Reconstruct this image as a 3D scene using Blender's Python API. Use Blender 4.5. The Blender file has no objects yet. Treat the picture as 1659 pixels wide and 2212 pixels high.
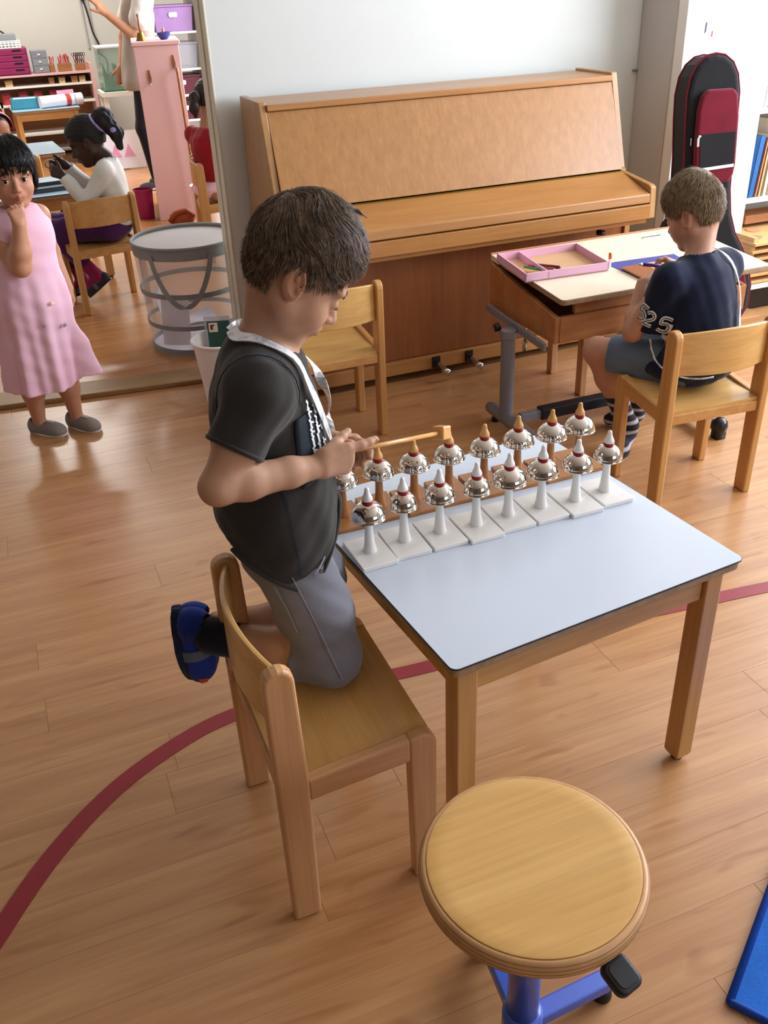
import bpy, math, random
import numpy as np
from mathutils import Vector, Matrix

random.seed(7)
RNG = np.random.default_rng(7)
SC = bpy.context.scene
COL = SC.collection
PI = math.pi


def lin(h, a=1.0):
    """'#rrggbb' -> linear rgba"""
    h = h.lstrip('#')
    out = []
    for i in (0, 2, 4):
        c = int(h[i:i + 2], 16) / 255
        out.append(c / 12.92 if c <= .04045 else ((c + .055) / 1.055) ** 2.4)
    return (*out, a)


# ------------------------------------------------------------------ camera, world, lights, exposure
CAM_H = 1.45
PITCH, ROLL, YAW = math.radians(30.56), math.radians(2.51), math.radians(20.62)
fwd = Vector((math.sin(YAW) * math.cos(PITCH), math.cos(YAW) * math.cos(PITCH), -math.sin(PITCH)))
rgt = Vector((math.cos(YAW), -math.sin(YAW), 0))
dwn = fwd.cross(rgt)
r2 = math.cos(ROLL) * rgt + math.sin(ROLL) * dwn
d2 = -math.sin(ROLL) * rgt + math.cos(ROLL) * dwn
cam_data = bpy.data.cameras.new('camera')
cam_data.sensor_fit = 'HORIZONTAL'
cam_data.sensor_width = 36.0
cam_data.lens = 1967.0 / 1659.0 * 36.0
cam_data.clip_start = .05
cam = bpy.data.objects.new('camera', cam_data)
COL.objects.link(cam)
cam.matrix_world = Matrix(((r2.x, -d2.x, -fwd.x, 0), (r2.y, -d2.y, -fwd.y, 0), (r2.z, -d2.z, -fwd.z, CAM_H), (0, 0, 0, 1)))
SC.camera = cam

world = bpy.data.worlds.new('sky')
SC.world = world
world.use_nodes = True
wb = world.node_tree.nodes['Background']
wb.inputs[0].default_value = lin('#dfe9f5')
wb.inputs[1].default_value = 1.0


def area(name, loc, target, sx, sy, power, color):
    l = bpy.data.lights.new(name, 'AREA')
    l.shape = 'RECTANGLE'
    l.size, l.size_y = sx, sy
    l.energy = power
    l.color = color[:3]
    o = bpy.data.objects.new(name, l)
    COL.objects.link(o)
    o.location = loc
    o.rotation_euler = (Vector(target) - Vector(loc)).to_track_quat('-Z', 'Y').to_euler()
    return o


DAY = lin('#eef3ff')
area('window_light_right', (4.16, 1.7, 1.62), (0, 1.7, 1.3), 3.3, 1.5, 222, DAY)
area('window_light_front', (2.75, -2.86, 1.62), (1.6, 2.2, 0.9), 2.2, 1.5, 34, DAY)
area('window_light_back_room', (2.9, 7.0, 1.7), (0.0, 7.2, 1.0), 3.2, 1.4, 215, DAY)

SC.view_settings.view_transform = 'Standard'
SC.view_settings.look = 'None'
SC.view_settings.gamma = 1.0
SC.view_settings.use_curve_mapping = False
SC.view_settings.exposure = 0.0
SC.cycles.use_denoising = True
SC.cycles.max_bounces = 8
SC.cycles.sample_clamp_indirect = 6.0

# ------------------------------------------------------------------ materials
MATS = {}


class NT:
    def __init__(self, name):
        self.m = bpy.data.materials.new(name)
        self.m.use_nodes = True
        self.t = self.m.node_tree
        self.b = self.t.nodes['Principled BSDF']

    def n(self, kind, **kw):
        nd = self.t.nodes.new(kind)
        for k, v in kw.items():
            setattr(nd, k, v)
        return nd

    def l(self, a, b):
        self.t.links.new(a, b)

    def coord(self, kind='Object', scale=(1, 1, 1), rot=(0, 0, 0), rand=False):
        tc = self.n('ShaderNodeTexCoord')
        mp = self.n('ShaderNodeMapping')
        mp.inputs['Scale'].default_value = scale
        mp.inputs['Rotation'].default_value = rot
        self.l(tc.outputs[kind], mp.inputs['Vector'])
        if rand:
            oi = self.n('ShaderNodeObjectInfo')
            mu = self.n('ShaderNodeMath', operation='MULTIPLY')
            mu.inputs[1].default_value = 37.0
            self.l(oi.outputs['Random'], mu.inputs[0])
            self.l(mu.outputs[0], mp.inputs['Location'])
        return mp.outputs[0]

    def noise(self, vec, scale, detail=3.0, rough=.55, dist=0.0):
        nz = self.n('ShaderNodeTexNoise')
        nz.inputs['Scale'].default_value = scale
        nz.inputs['Detail'].default_value = detail
        nz.inputs['Roughness'].default_value = rough
        nz.inputs['Distortion'].default_value = dist
        self.l(vec, nz.inputs['Vector'])
        return nz.outputs[0]

    def ramp(self, fac, stops):
        r = self.n('ShaderNodeValToRGB')
        e = r.color_ramp.elements
        while len(e) < len(stops):
            e.new(.5)
        for i, (p, c) in enumerate(stops):
            e[i].position = p
            e[i].color = c
        self.l(fac, r.inputs[0])
        return r.outputs[0]

    def mix(self, fac, a, b, mode='MIX'):
        mx = self.n('ShaderNodeMix', data_type='RGBA', blend_type=mode)
        for s, v in ((mx.inputs[0], fac), (mx.inputs[6], a), (mx.inputs[7], b)):
            if hasattr(v, 'links'):
                self.l(v, s)
            else:
                s.default_value = v
        return mx.outputs[2]

    def bump(self, h, strength, dist=.002):
        bp = self.n('ShaderNodeBump')
        bp.inputs['Strength'].default_value = strength
        bp.inputs['Distance'].default_value = dist
        self.l(h, bp.inputs['Height'])
        self.l(bp.outputs[0], self.b.inputs['Normal'])

    def set(self, **kw):
        names = dict(rough='Roughness', metal='Metallic', spec='Specular IOR Level', coat='Coat Weight', coatr='Coat Roughness',
                     sheen='Sheen Weight', sss='Subsurface Weight', alpha='Alpha', trans='Transmission Weight', ior='IOR')
        for k, v in kw.items():
            self.b.inputs[names[k]].default_value = v
        return self

    def base(self, c):
        if hasattr(c, 'links'):
            self.l(c, self.b.inputs['Base Color'])
        else:
            self.b.inputs['Base Color'].default_value = c


def shade(c, k):
    return (c[0] * k, c[1] * k, c[2] * k, 1)


def plain(name, col, rough=.5, metal=0, var=.08, scale=14, bump=0.0, bscale=200, **kw):
    t = NT(name)
    c = lin(col)
    v = t.coord('Object')
    t.base(t.ramp(t.noise(v, scale), [(.3, shade(c, 1 - var)), (.7, shade(c, 1 + var * .6))]))
    t.set(rough=rough, metal=metal, **kw)
    if bump:
        t.bump(t.noise(v, bscale), bump, .001)
    MATS[name] = t.m
    return t.m


def wood(name, dark, light, axis='X', rough=.38, rand=True, fig=1.0, coat=.15, knots=0.0, spec=.5, streak=False):
    """long-grained wood, the grain runs along the given object axis"""
    t = NT(name)
    i = 'XYZ'.index(axis)
    s1, s2, s3 = [9 * fig] * 3, [90] * 3, [11.0] * 3
    s1[i] = .12 if streak else .9
    s2[i] = 3
    s3[i] = 3.0
    d, l = lin(dark), lin(light)
    a = t.noise(t.coord('Object', s1, rand=rand), 1.6, 4, .6, .1 if streak else .9)
    b = t.noise(t.coord('Object', s2, rand=rand), 1.0, 2, .7)
    c1 = t.ramp(a, [(.28, d), (.72, l)])
    c2 = t.ramp(b, [(.3, (.80, .76, .72, 1)), (.65, (1.04, 1.04, 1.04, 1))])
    col = t.mix(.55, c1, c2, 'MULTIPLY')
    if knots:
        k = t.noise(t.coord('Object', s3, rand=rand), 2.2, 1, .4, .6)
        kc = t.ramp(k, [(.64, (1, 1, 1, 1)), (.76, (.76, .66, .57, 1))])
        col = t.mix(knots, col, kc, 'MULTIPLY')
    t.base(col)
    t.set(rough=rough, coat=coat, coatr=.25, spec=spec)
    t.bump(b, .05, .0006)
    MATS[name] = t.m
    return t.m


def fabric(name, col, rough=.92, var=.1, weave=500, bump=.25, sheen=.15):
    t = NT(name)
    c = lin(col)
    v = t.coord('Object')
    a = t.noise(v, 9, 4)
    b = t.noise(v, weave, 2)
    col1 = t.ramp(a, [(.3, shade(c, 1 - var)), (.7, shade(c, 1 + var))])
    col2 = t.ramp(b, [(.3, (.82, .82, .82, 1)), (.7, (1.06, 1.06, 1.06, 1))])
    t.base(t.mix(.8, col1, col2, 'MULTIPLY'))
    t.set(rough=rough, sheen=sheen, spec=.2)
    t.bump(b, bump, .0008)
    MATS[name] = t.m
    return t.m


# ------------------------------------------------------------------ mesh building
def np_mesh(name, V, F):
    """V (n,3) array, F list of faces or an (m,4) array"""
    me = bpy.data.meshes.new(name)
    V = np.asarray(V, dtype=np.float32)
    if isinstance(F, np.ndarray):
        m, k = F.shape
        me.vertices.add(len(V))
        me.vertices.foreach_set('co', V.ravel())
        me.loops.add(m * k)
        me.loops.foreach_set('vertex_index', F.astype(np.int32).ravel())
        me.polygons.add(m)
        me.polygons.foreach_set('loop_start', np.arange(0, m * k, k, dtype=np.int32))
        me.update(calc_edges=True)
    else:
        me.from_pydata(V.tolist(), [], [list(f) for f in F])
        me.update()
    me.validate()
    return me


def link_mesh(name, me, mat, parent=None, smooth=True, bevel=0.0, seg=2):
    o = bpy.data.objects.new(name, me)
    COL.objects.link(o)
    if mat is not None:
        me.materials.append(MATS[mat] if isinstance(mat, str) else mat)
    if smooth:
        me.polygons.foreach_set('use_smooth', np.ones(len(me.polygons), dtype=bool))
    if parent is not None:
        o.parent = parent
    if bevel:
        md = o.modifiers.new('bevel', 'BEVEL')
        md.width = bevel
        md.segments = seg
        md.limit_method = 'ANGLE'
        md.angle_limit = math.radians(35)
        md.harden_normals = False
    return o


class MB:
    def __init__(self, off=(0, 0, 0)):
        self.v, self.f = [], []
        self.off = Vector(off)

    def add(self, vs, fs):
        b = len(self.v)
        self.v += [Vector(p) - self.off for p in vs]
        self.f += [[i + b for i in f] for f in fs]
        return self

    def box(self, c, s, R=None):
        c = Vector(c)
        vs = []
        for dx in (-.5, .5):
            for dy in (-.5, .5):
                for dz in (-.5, .5):
                    p = Vector((dx * s[0], dy * s[1], dz * s[2]))
                    vs.append(c + (R @ p if R else p))
        return self.add(vs, [(0, 1, 3, 2), (4, 6, 7, 5), (0, 4, 5, 1), (2, 3, 7, 6), (0, 2, 6, 4), (1, 5, 7, 3)])

    def bb(self, lo, hi):
        return self.box([(a + b) / 2 for a, b in zip(lo, hi)], [b - a for a, b in zip(lo, hi)])

    def beam(self, p0, p1, w, h, up=(0, 0, 1)):
        """box from p0 to p1, w across, h along up"""
        p0, p1 = Vector(p0), Vector(p1)
        d = (p1 - p0)
        L = d.length
        d.normalize()
        s = d.cross(Vector(up)).normalized()
        u = s.cross(d)
        R = Matrix((d, s, u)).transposed()
        return self.box((p0 + p1) / 2, (L, w, h), R)

    def prism(self, poly, org, u, v, t):
        """polygon (a,b) -> org + a u + b v, extruded by vector t"""
        org, u, v, t = Vector(org), Vector(u), Vector(v), Vector(t)
        n = len(poly)
        vs = [org + a * u + b * v for a, b in poly]
        vs += [p + t for p in vs]
        flip = u.cross(v).dot(t) > 0
        fs = [list(range(n))[::-1 if flip else 1], list(range(n, 2 * n))[::1 if flip else -1]]
        for i in range(n):
            j = (i + 1) % n
            q = (i, j, n + j, n + i)
            fs.append(q if flip else q[::-1])
        return self.add(vs, fs)

    def tube(self, pts, rad, n=12, caps=True, up=None):
        pts = [Vector(p) for p in pts]
        if not hasattr(rad, '__len__'):
            rad = [rad] * len(pts)
        vs, fs = [], []
        prev = None
        for i, p in enumerate(pts):
            d = (pts[min(i + 1, len(pts) - 1)] - pts[max(i - 1, 0)]).normalized()
            if prev is None:
                a = Vector((0, 0, 1)) if abs(d.z) < .9 else Vector((1, 0, 0))
                if up is not None:
                    a = Vector(up)
                s = d.cross(a).normalized()
            else:
                s = (prev - d * prev.dot(d)).normalized()
            prev = s
            t = d.cross(s)
            for k in range(n):
                an = 2 * PI * k / n
                vs.append(p + rad[i] * (math.cos(an) * s + math.sin(an) * t))
        for i in range(len(pts) - 1):
            for k in range(n):
                k2 = (k + 1) % n
                fs.append((i * n + k, i * n + k2, (i + 1) * n + k2, (i + 1) * n + k))
        if caps:
            fs.append(list(range(n))[::-1])
            fs.append(list(range((len(pts) - 1) * n, len(pts) * n)))
        return self.add(vs, fs)

    def lathe(self, prof, c=(0, 0, 0), n=32, R=None, caps=True, sx=1, sy=1):
        c = Vector(c)
        vs, fs = [], []
        for r, z in prof:
            for k in range(n):
                an = 2 * PI * k / n
                p = Vector((sx * r * math.cos(an), sy * r * math.sin(an), z))
                vs.append(c + (R @ p if R else p))
        for i in range(len(prof) - 1):
            for k in range(n):
                k2 = (k + 1) % n
                fs.append((i * n + k, i * n + k2, (i + 1) * n + k2, (i + 1) * n + k))
        if caps:
            fs.append(list(range(n))[::-1])
            fs.append(list(range((len(prof) - 1) * n, len(prof) * n)))
        return self.add(vs, fs)

    def ribbon(self, pts, sides, w, t):
        """strip of width w along pts; sides = unit side vectors, thickness t along the normal"""
        vs, fs = [], []
        pts = [Vector(p) for p in pts]
        n = len(pts)
        for i, p in enumerate(pts):
            d = (pts[min(i + 1, n - 1)] - pts[max(i - 1, 0)]).normalized()
            s = Vector(sides[i])
            s = (s - d * s.dot(d)).normalized()
            nn = s.cross(d)
            wi = w[i] if hasattr(w, '__len__') else w
            for a, b in ((-1, -1), (1, -1), (1, 1), (-1, 1)):
                vs.append(p + s * a * wi / 2 + nn * b * t / 2)
        for i in range(n - 1):
            for k in range(4):
                k2 = (k + 1) % 4
                fs.append((i * 4 + k, i * 4 + k2, (i + 1) * 4 + k2, (i + 1) * 4 + k))
        fs.append((3, 2, 1, 0))
        fs.append(tuple(range((n - 1) * 4, n * 4)))
        return self.add(vs, fs)

    def build(self, name, mat, parent=None, smooth=False, bevel=0.0, seg=2):
        me = bpy.data.meshes.new(name)
        me.from_pydata([tuple(p) for p in self.v], [], self.f)
        me.update()
        return link_mesh(name, me, mat, parent, smooth, bevel, seg)


def smooth_angle(o, deg=40):
    """smooth shading with sharp edges above the angle"""
    me = o.data
    me.polygons.foreach_set('use_smooth', np.ones(len(me.polygons), dtype=bool))
    if hasattr(me, 'set_sharp_from_angle'):
        me.set_sharp_from_angle(angle=math.radians(deg))
    return o


def tag(o, label, cat, group=None, kind=None):
    if label:
        o['label'] = label
    if cat:
        o['category'] = cat
    if group:
        o['group'] = group
    if kind:
        o['kind'] = kind
    return o


def thing(name, label, cat, loc=(0, 0, 0), rotz=0.0, group=None):
    o = bpy.data.objects.new(name, None)
    o.empty_display_size = .05
    COL.objects.link(o)
    o.location = loc
    o.rotation_euler = (0, 0, rotz)
    return tag(o, label, cat, group)


def copy_tree(root, loc=None, rotz=None, label=None, parent=None):
    c = root.copy()
    COL.objects.link(c)
    c.parent = parent
    if loc is not None:
        c.location = loc
    if rotz is not None:
        c.rotation_euler = (0, 0, rotz)
    if label:
        c['label'] = label
    for ch in list(root.children):
        copy_tree(ch, parent=c)
    return c


def struct(o):
    o['kind'] = 'structure'
    return o


def roundrect(x0, y0, x1, y1, r, n=5):
    pts = []
    for cx_, cy_, a0 in ((x1 - r, y1 - r, 0), (x0 + r, y1 - r, 90), (x0 + r, y0 + r, 180), (x1 - r, y0 + r, 270)):
        for i in range(n + 1):
            a = math.radians(a0 + 90 * i / n)
            pts.append((cx_ + r * math.cos(a), cy_ + r * math.sin(a)))
    return pts
# ------------------------------------------------------------------ material library
wood('floor_wood', '#ad794c', '#c59664', 'X', rough=.30, fig=1.5, coat=.35, knots=.8)
wood('floor_wood_far', '#a9703f', '#c08a58', 'X', rough=.27, fig=1.5, coat=.4, knots=.5)
wood('beech', '#c59160', '#daaa78', 'Z', rough=.4)
wood('beech_x', '#c59160', '#daaa78', 'X', rough=.4)
wood('beech_warm', '#c38a4a', '#d8a562', 'Z', rough=.4)
wood('beech_warm_x', '#c38a4a', '#d8a562', 'X', rough=.4)
wood('ply_yellow', '#d0a058', '#e4ba76', 'Y', rough=.33, fig=.8)
wood('stool_ply', '#d6a458', '#e4b76e', 'X', rough=.32, fig=.5)
wood('table_wood', '#b98842', '#d2a45c', 'X', rough=.38)
wood('table_leg_wood', '#b48144', '#cd9c5c', 'Z', rough=.38)
wood('piano_x', '#a5713a', '#bb854a', 'X', rough=.33, fig=.8)
wood('piano_z', '#a67a46', '#bb8f59', 'Z', rough=.36, fig=1.3)
wood('piano_panel', '#a3733c', '#b58149', 'Z', rough=.36, fig=2.6, streak=True)
wood('piano_dark', '#824b24', '#985e31', 'Z', rough=.35, fig=1.1)
wood('desk_wood', '#a86b3c', '#c0844f', 'X', rough=.4)
wood('chair_far', '#b88343', '#cf9a58', 'Z', rough=.4)
wood('chair_far_x', '#b88343', '#cf9a58', 'X', rough=.4)
wood('bell_wood', '#a86c34', '#bf8346', 'Y', rough=.33)
wood('knob_wood', '#cf9650', '#e3ae68', 'Z', rough=.35)
wood('sill_wood', '#8a6a40', '#a38250', 'X', rough=.5)
wood('puzzle_wood', '#c99a5c', '#e0b67c', 'X', rough=.5)
wood('pencil_box_wood', '#8d5a34', '#a87246', 'X', rough=.55)
plain('stool_rim', '#cf9f6a', .4, var=.12, scale=40)
plain('ply_dark', '#8a6238', .6, var=.3, scale=60)
plain('edge_wood', '#a08462', .6, var=.25, scale=60, bump=.2)
plain('laminate_white', '#d3dfec', .22, var=.015, scale=4, spec=.5)
plain('laminate_black', '#15151a', .4, var=.05)
plain('laminate_cream', '#e9dcc2', .35, var=.02)
plain('laminate_blue', '#a7c3d3', .25, var=.03)
plain('paint_white', '#f2f1ec', .32, var=.02, coat=.3)
plain('wall_white', '#e0e7e3', .85, var=.02, scale=3, bump=.08, bscale=90)
plain('wall_tan', '#6f665b', .85, var=.03, scale=3)
plain('wall_bright', '#f4f2ec', .85, var=.015, scale=3, bump=.06, bscale=90)
plain('wall_grey', '#c4bfba', .85, var=.03, scale=3, bump=.06, bscale=90)  # shade of the pillar's left side put into the colour; also the cable duct
plain('wall_far', '#d9d8cf', .85, var=.03, scale=2)
plain('ceiling_white', '#d6d3cd', .9, var=.01)
plain('jamb_cream', '#ddd8c4', .5, var=.06, scale=6, bump=.1, bscale=40)
plain('chrome', '#d9d4cc', .03, metal=1.0, var=.01)
plain('steel', '#c9c7c2', .22, metal=1.0, var=.02)
plain('brass', '#8a6c34', .35, metal=1.0, var=.05)
plain('rivet_dark', '#4f4536', .4, metal=.6)
plain('ring_red', '#a81d22', .5, var=.05)
plain('tape_red', '#8f1f2a', .5, var=.06, scale=30)
plain('grey_paint', '#7f7f86', .4, var=.04)
plain('rubber_black', '#141416', .6, var=.15)
plain('plastic_black', '#0f1013', .3, var=.1)
plain('knob_black', '#101114', .45, var=.1, bump=.3, bscale=400)
plain('stool_blue', '#3f5fc0', .35, var=.05, coat=.3)
fabric('mat_blue', '#1f66c4', weave=260, bump=.8, var=.15)
fabric('mat_edge', '#1a4fb8', weave=300, bump=.8, var=.15)
plain('pink_paint', '#e0b3ae', .55, var=.03, scale=5)
plain('pink_tray', '#e6b6cf', .5, var=.03)
plain('cardboard', '#c2895e', .85, var=.06, scale=30, bump=.25, bscale=120)
plain('cardboard_pale', '#cda37a', .85, var=.04)
plain('paper_blue', '#454a94', .7, var=.04)
plain('paper_white', '#ece9f2', .8, var=.03)
plain('orange_plastic', '#f26a1b', .35)
plain('bag_orange', '#9c4a20', .6, var=.12)
plain('white_plastic', '#f0eeea', .35, var=.02)
plain('green_plastic', '#2f8a4b', .35)
plain('red_plastic', '#c03a3c', .35)
plain('maroon_plastic', '#5a2430', .35)
plain('yellow_plastic', '#e7cf7a', .4)
plain('purple_plastic', '#5b3496', .35)
plain('magenta_plastic', '#8d1f55', .4)
plain('magenta_bright', '#a3195f', .4)
plain('blue_plastic', '#2c3c86', .4)
plain('teal_plastic', '#3a8fa8', .4)
plain('lilac_plastic', '#93709f', .35)
plain('grey_plastic', '#8d939a', .4)
plain('dark_tray', '#3b4a50', .4)
plain('pink_paper', '#e79fc0', .8)
plain('fishtank_plants', '#2f5a2a', .8, var=.35, scale=30)
plain('book_blue', '#1d5c9c', .5)
plain('book_cream', '#e6d9bd', .6)
plain('book_tan', '#c8a878', .6)
plain('book_white', '#ece8e2', .6)
plain('book_orange', '#d98a63', .6)
plain('book_navy', '#2c3350', .6)
plain('book_red', '#7d2436', .6)
plain('shelf_white', '#f3efe6', .5, var=.02)
plain('radiator', '#d5dde6', .4, var=.03)
plain('card_green', '#274c42', .6)
plain('eye_white', '#e8e4de', .15, var=.02)
plain('eye_dark', '#150d0a', .08, var=.02)
plain('nail_pink', '#d99a86', .35, var=.03)
fabric('shirt_charcoal', '#35322f', var=.1, weave=420)
fabric('panel_navy', '#262f3a', var=.1, weave=420)
plain('print_white', '#dfe4e6', .6, var=.15, scale=80)
plain('print_grey', '#aeb0b6', .6, var=.1, scale=80)
fabric('shorts_grey', '#77777f', var=.07, weave=600, bump=.35)
plain('stitch_grey', '#8f8e95', .8)
fabric('denim', '#66798c', var=.15, weave=600, bump=.35)
fabric('shirt_navy', '#151d35', var=.15, weave=420)
fabric('shirt_white', '#dedbd3', var=.05, weave=420)
fabric('pants_purple', '#4b2358', var=.15, weave=420)
fabric('sock_magenta', '#8c2152', var=.15, weave=420)
fabric('shirt_red', '#941720', var=.12, weave=420)
fabric('tunic_taupe', '#a59a8d', var=.06, weave=420)
fabric('trousers_black', '#14161d', var=.1, weave=420)
fabric('case_black', '#1d1d1f', var=.15, weave=700, bump=.4)
fabric('case_burgundy', '#6d1327', var=.12, weave=700, bump=.4)
fabric('shoe_blue', '#1c358c', var=.12, weave=500)
fabric('shoe_navy', '#1b2444', var=.12, weave=500)
fabric('shoe_grey', '#8f8983', var=.1, weave=400)
fabric('shoe_grey_pale', '#b3abb0', var=.05, weave=700)
fabric('shoe_charcoal', '#34353a', var=.1, weave=400)
fabric('strap_grey', '#5d6670', var=.06, weave=500)
fabric('hamper_grey', '#8e908d', var=.08, weave=500)
plain('sole_white', '#e4e1dc', .6)
plain('hair_tie', '#a89adf', .4)
plain('headband_red', '#8c1f2e', .5)


def striped_sock():
    t = NT('sock_striped')
    tc = t.coord('Object')
    w = t.n('ShaderNodeTexWave')
    w.bands_direction = 'Z'
    w.inputs['Scale'].default_value = 9.0
    w.inputs['Distortion'].default_value = 1.2
    w.inputs['Detail Scale'].default_value = 1.0
    t.l(tc, w.inputs['Vector'])
    t.base(t.ramp(w.outputs[1], [(.50, lin('#17171c')), (.60, lin('#17171c')), (.68, lin('#6e6e76')), (.9, lin('#b0aeb4'))]))
    t.set(rough=.95, sheen=.1)
    t.bump(t.noise(tc, 500), .3, .001)
    MATS['sock_striped'] = t.m


striped_sock()


def gingham():
    t = NT('gingham_pink')
    tc = t.n('ShaderNodeTexCoord')
    sep = t.n('ShaderNodeSeparateXYZ')
    t.l(tc.outputs['Object'], sep.inputs[0])
    outs = []
    for ax, sc in (('Z', 190.0), ('X', 190.0)):
        m = t.n('ShaderNodeMath', operation='MULTIPLY')
        m.inputs[1].default_value = sc
        t.l(sep.outputs[ax], m.inputs[0])
        fr = t.n('ShaderNodeMath', operation='FRACT')
        t.l(m.outputs[0], fr.inputs[0])
        g = t.n('ShaderNodeMath', operation='GREATER_THAN')
        g.inputs[1].default_value = .5
        t.l(fr.outputs[0], g.inputs[0])
        outs.append(g.outputs[0])
    a = t.mix(outs[0], lin('#f2bdd3'), lin('#f7d9e5'))
    b = t.mix(outs[1], lin('#eaa3c2'), lin('#ffffff'))
    t.base(t.mix(.22, a, b, 'MULTIPLY'))
    t.set(rough=.85, sheen=.1, spec=.2)
    t.bump(t.noise(tc.outputs['Object'], 60, 3), .15, .002)
    MATS['gingham_pink'] = t.m


gingham()


def hair_mat(name, dark, light, rough=.45):
    t = NT(name)
    v = t.coord('Object')
    c = t.ramp(t.noise(v, 90, 3, .7), [(.32, lin(dark)), (.68, lin(light))])
    t.base(c)
    t.set(rough=rough, spec=.35)
    MATS[name] = t.m


hair_mat('hair_brown', '#453830', '#836e57', .5)
hair_mat('hair_blond', '#6a573f', '#a68f6e')
hair_mat('hair_black', '#0b0a0a', '#1a1716', .35)
hair_mat('hair_dark', '#0d0b0b', '#191515', .6)
hair_mat('hair_darkbrown', '#1d1512', '#34261f', .45)


def skin(name):
    t = NT(name)
    at = t.n('ShaderNodeAttribute')
    at.attribute_name = 'Col'
    v = t.coord('Object')
    n = t.ramp(t.noise(v, 35, 4), [(.3, (.93, .90, .89, 1)), (.7, (1.03, 1.02, 1.01, 1))])
    t.base(t.mix(.7, at.outputs['Color'], n, 'MULTIPLY'))
    t.set(rough=.48, sss=.04, spec=.35)
    t.b.inputs['Subsurface Radius'].default_value = (.008, .003, .0015)
    t.bump(t.noise(v, 700, 2), .06, .0005)
    MATS[name] = t.m


skin('skin')


def silver_ribbon():
    t = NT('silver_ribbon')
    v = t.coord('Object')
    n = t.noise(v, 45, 3)
    t.base(t.ramp(n, [(.35, lin('#a9b0b8')), (.55, lin('#f4f8fb'))]))
    t.set(rough=.3, metal=.15)
    t.bump(n, .3, .002)
    MATS['silver_ribbon'] = t.m


silver_ribbon()


def mesh_net():
    """fine translucent net of the pop-up hamper"""
    t = NT('net')
    t.base(lin('#d8cfc6'))
    t.set(rough=.8)
    tr = t.n('ShaderNodeBsdfTransparent')
    mx = t.n('ShaderNodeMixShader')
    mx.inputs[0].default_value = .22
    out = t.t.nodes['Material Output']
    t.l(tr.outputs[0], mx.inputs[1])
    t.l(t.b.outputs[0], mx.inputs[2])
    t.l(mx.outputs[0], out.inputs[0])
    MATS['net'] = t.m


mesh_net()
plain('net_lid', '#b9b2ac', .9, var=.05)


def glass():
    t = NT('glass')
    t.base(lin('#e8f4ef'))
    t.set(rough=.02, trans=1.0, ior=1.1)
    MATS['glass'] = t.m
    t = NT('clear_plastic')
    t.base(lin('#b9bcc4'))
    t.set(rough=.3)
    tr = t.n('ShaderNodeBsdfTransparent')
    mx = t.n('ShaderNodeMixShader')
    mx.inputs[0].default_value = .45
    t.l(tr.outputs[0], mx.inputs[1])
    t.l(t.b.outputs[0], mx.inputs[2])
    t.l(mx.outputs[0], t.t.nodes['Material Output'].inputs[0])
    MATS['clear_plastic'] = t.m
    t = NT('tank_glass')
    t.base(lin('#9fc4b4'))
    t.set(rough=.1)
    tr = t.n('ShaderNodeBsdfTransparent')
    mx = t.n('ShaderNodeMixShader')
    mx.inputs[0].default_value = .25
    t.l(tr.outputs[0], mx.inputs[1])
    t.l(t.b.outputs[0], mx.inputs[2])
    t.l(mx.outputs[0], t.t.nodes['Material Output'].inputs[0])
    MATS['tank_glass'] = t.m


glass()
# ------------------------------------------------------------------ the room
def floor_with_planks(label, x0, x1, y0, y1, slab, mat, seed, pw=.118, plen=1.06):
    rnd = random.Random(seed)
    fl = struct(thing('floor', label, None))
    MB().bb((slab[0], slab[2], -.06), (slab[1], slab[3], -.0085)).build('floor_slab', mat, fl)
    base = MB().bb((-plen / 2 + .0004, -pw / 2 + .0001, -.009), (plen / 2 - .0001, pw / 2 - .0001, 0))
    me = None
    y = y0 + pw / 2
    while y < y1 - pw * .3:
        x = x0 - rnd.random() * plen
        while x < x1:
            if me is None:
                o = base.build('plank', mat, fl, bevel=.0003, seg=1)
                me = o.data
            else:
                o = link_mesh('plank', me, None, fl, False, .0003, 1)
            o.location = (x + plen / 2, y, 0)
            x += plen
        y += pw
    return fl


floor_with_planks('honey coloured laminate floor of the near classroom', -.75, 2.35, .42, 3.72, (-3.05, 4.25, -3.0, 3.80), 'floor_wood', 3)
floor_with_planks('laminate floor of the back room beyond the opening', -.5, 1.5, 3.80, 8.0, (-3.05, 3.05, 3.80, 11.0), 'floor_wood_far', 5)

# back wall with the wide opening into the next room
m = MB()
m.bb((.80, 3.74, 0), (4.25, 3.90, 2.75)).bb((-3.05, 3.74, 0), (-1.3, 3.90, 2.75)).bb((-1.3, 3.74, 2.15), (.80, 3.90, 2.75))
struct(tag(m.build('wall_back', 'wall_white'), 'white wall behind the piano', None))
m = MB().bb((.792, 3.738, 0), (.80, 3.905, 2.15)).bb((.787, 3.80, 0), (.793, 3.825, 2.15))
struct(tag(m.build('trim_1', 'jamb_cream', bevel=.002), 'cream painted door jamb with small nail holes', None))
m = MB()
for z in (.62, .42, .80):
    m.box((.7915, 3.825, z), (.003, .006, .014))
o = m.build('nail_hole', 'rubber_black', bpy.data.objects['trim_1'])
m = MB().prism([(-1.3, 3.835), (.78, 3.585), (.78, 3.735), (-1.3, 3.985)], (0, 0, .0005), (1, 0, 0), (0, 1, 0), (0, 0, .020))
struct(tag(m.build('trim_2', 'sill_wood', bevel=.004), 'worn wooden door sill between the two floors', None))

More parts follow.
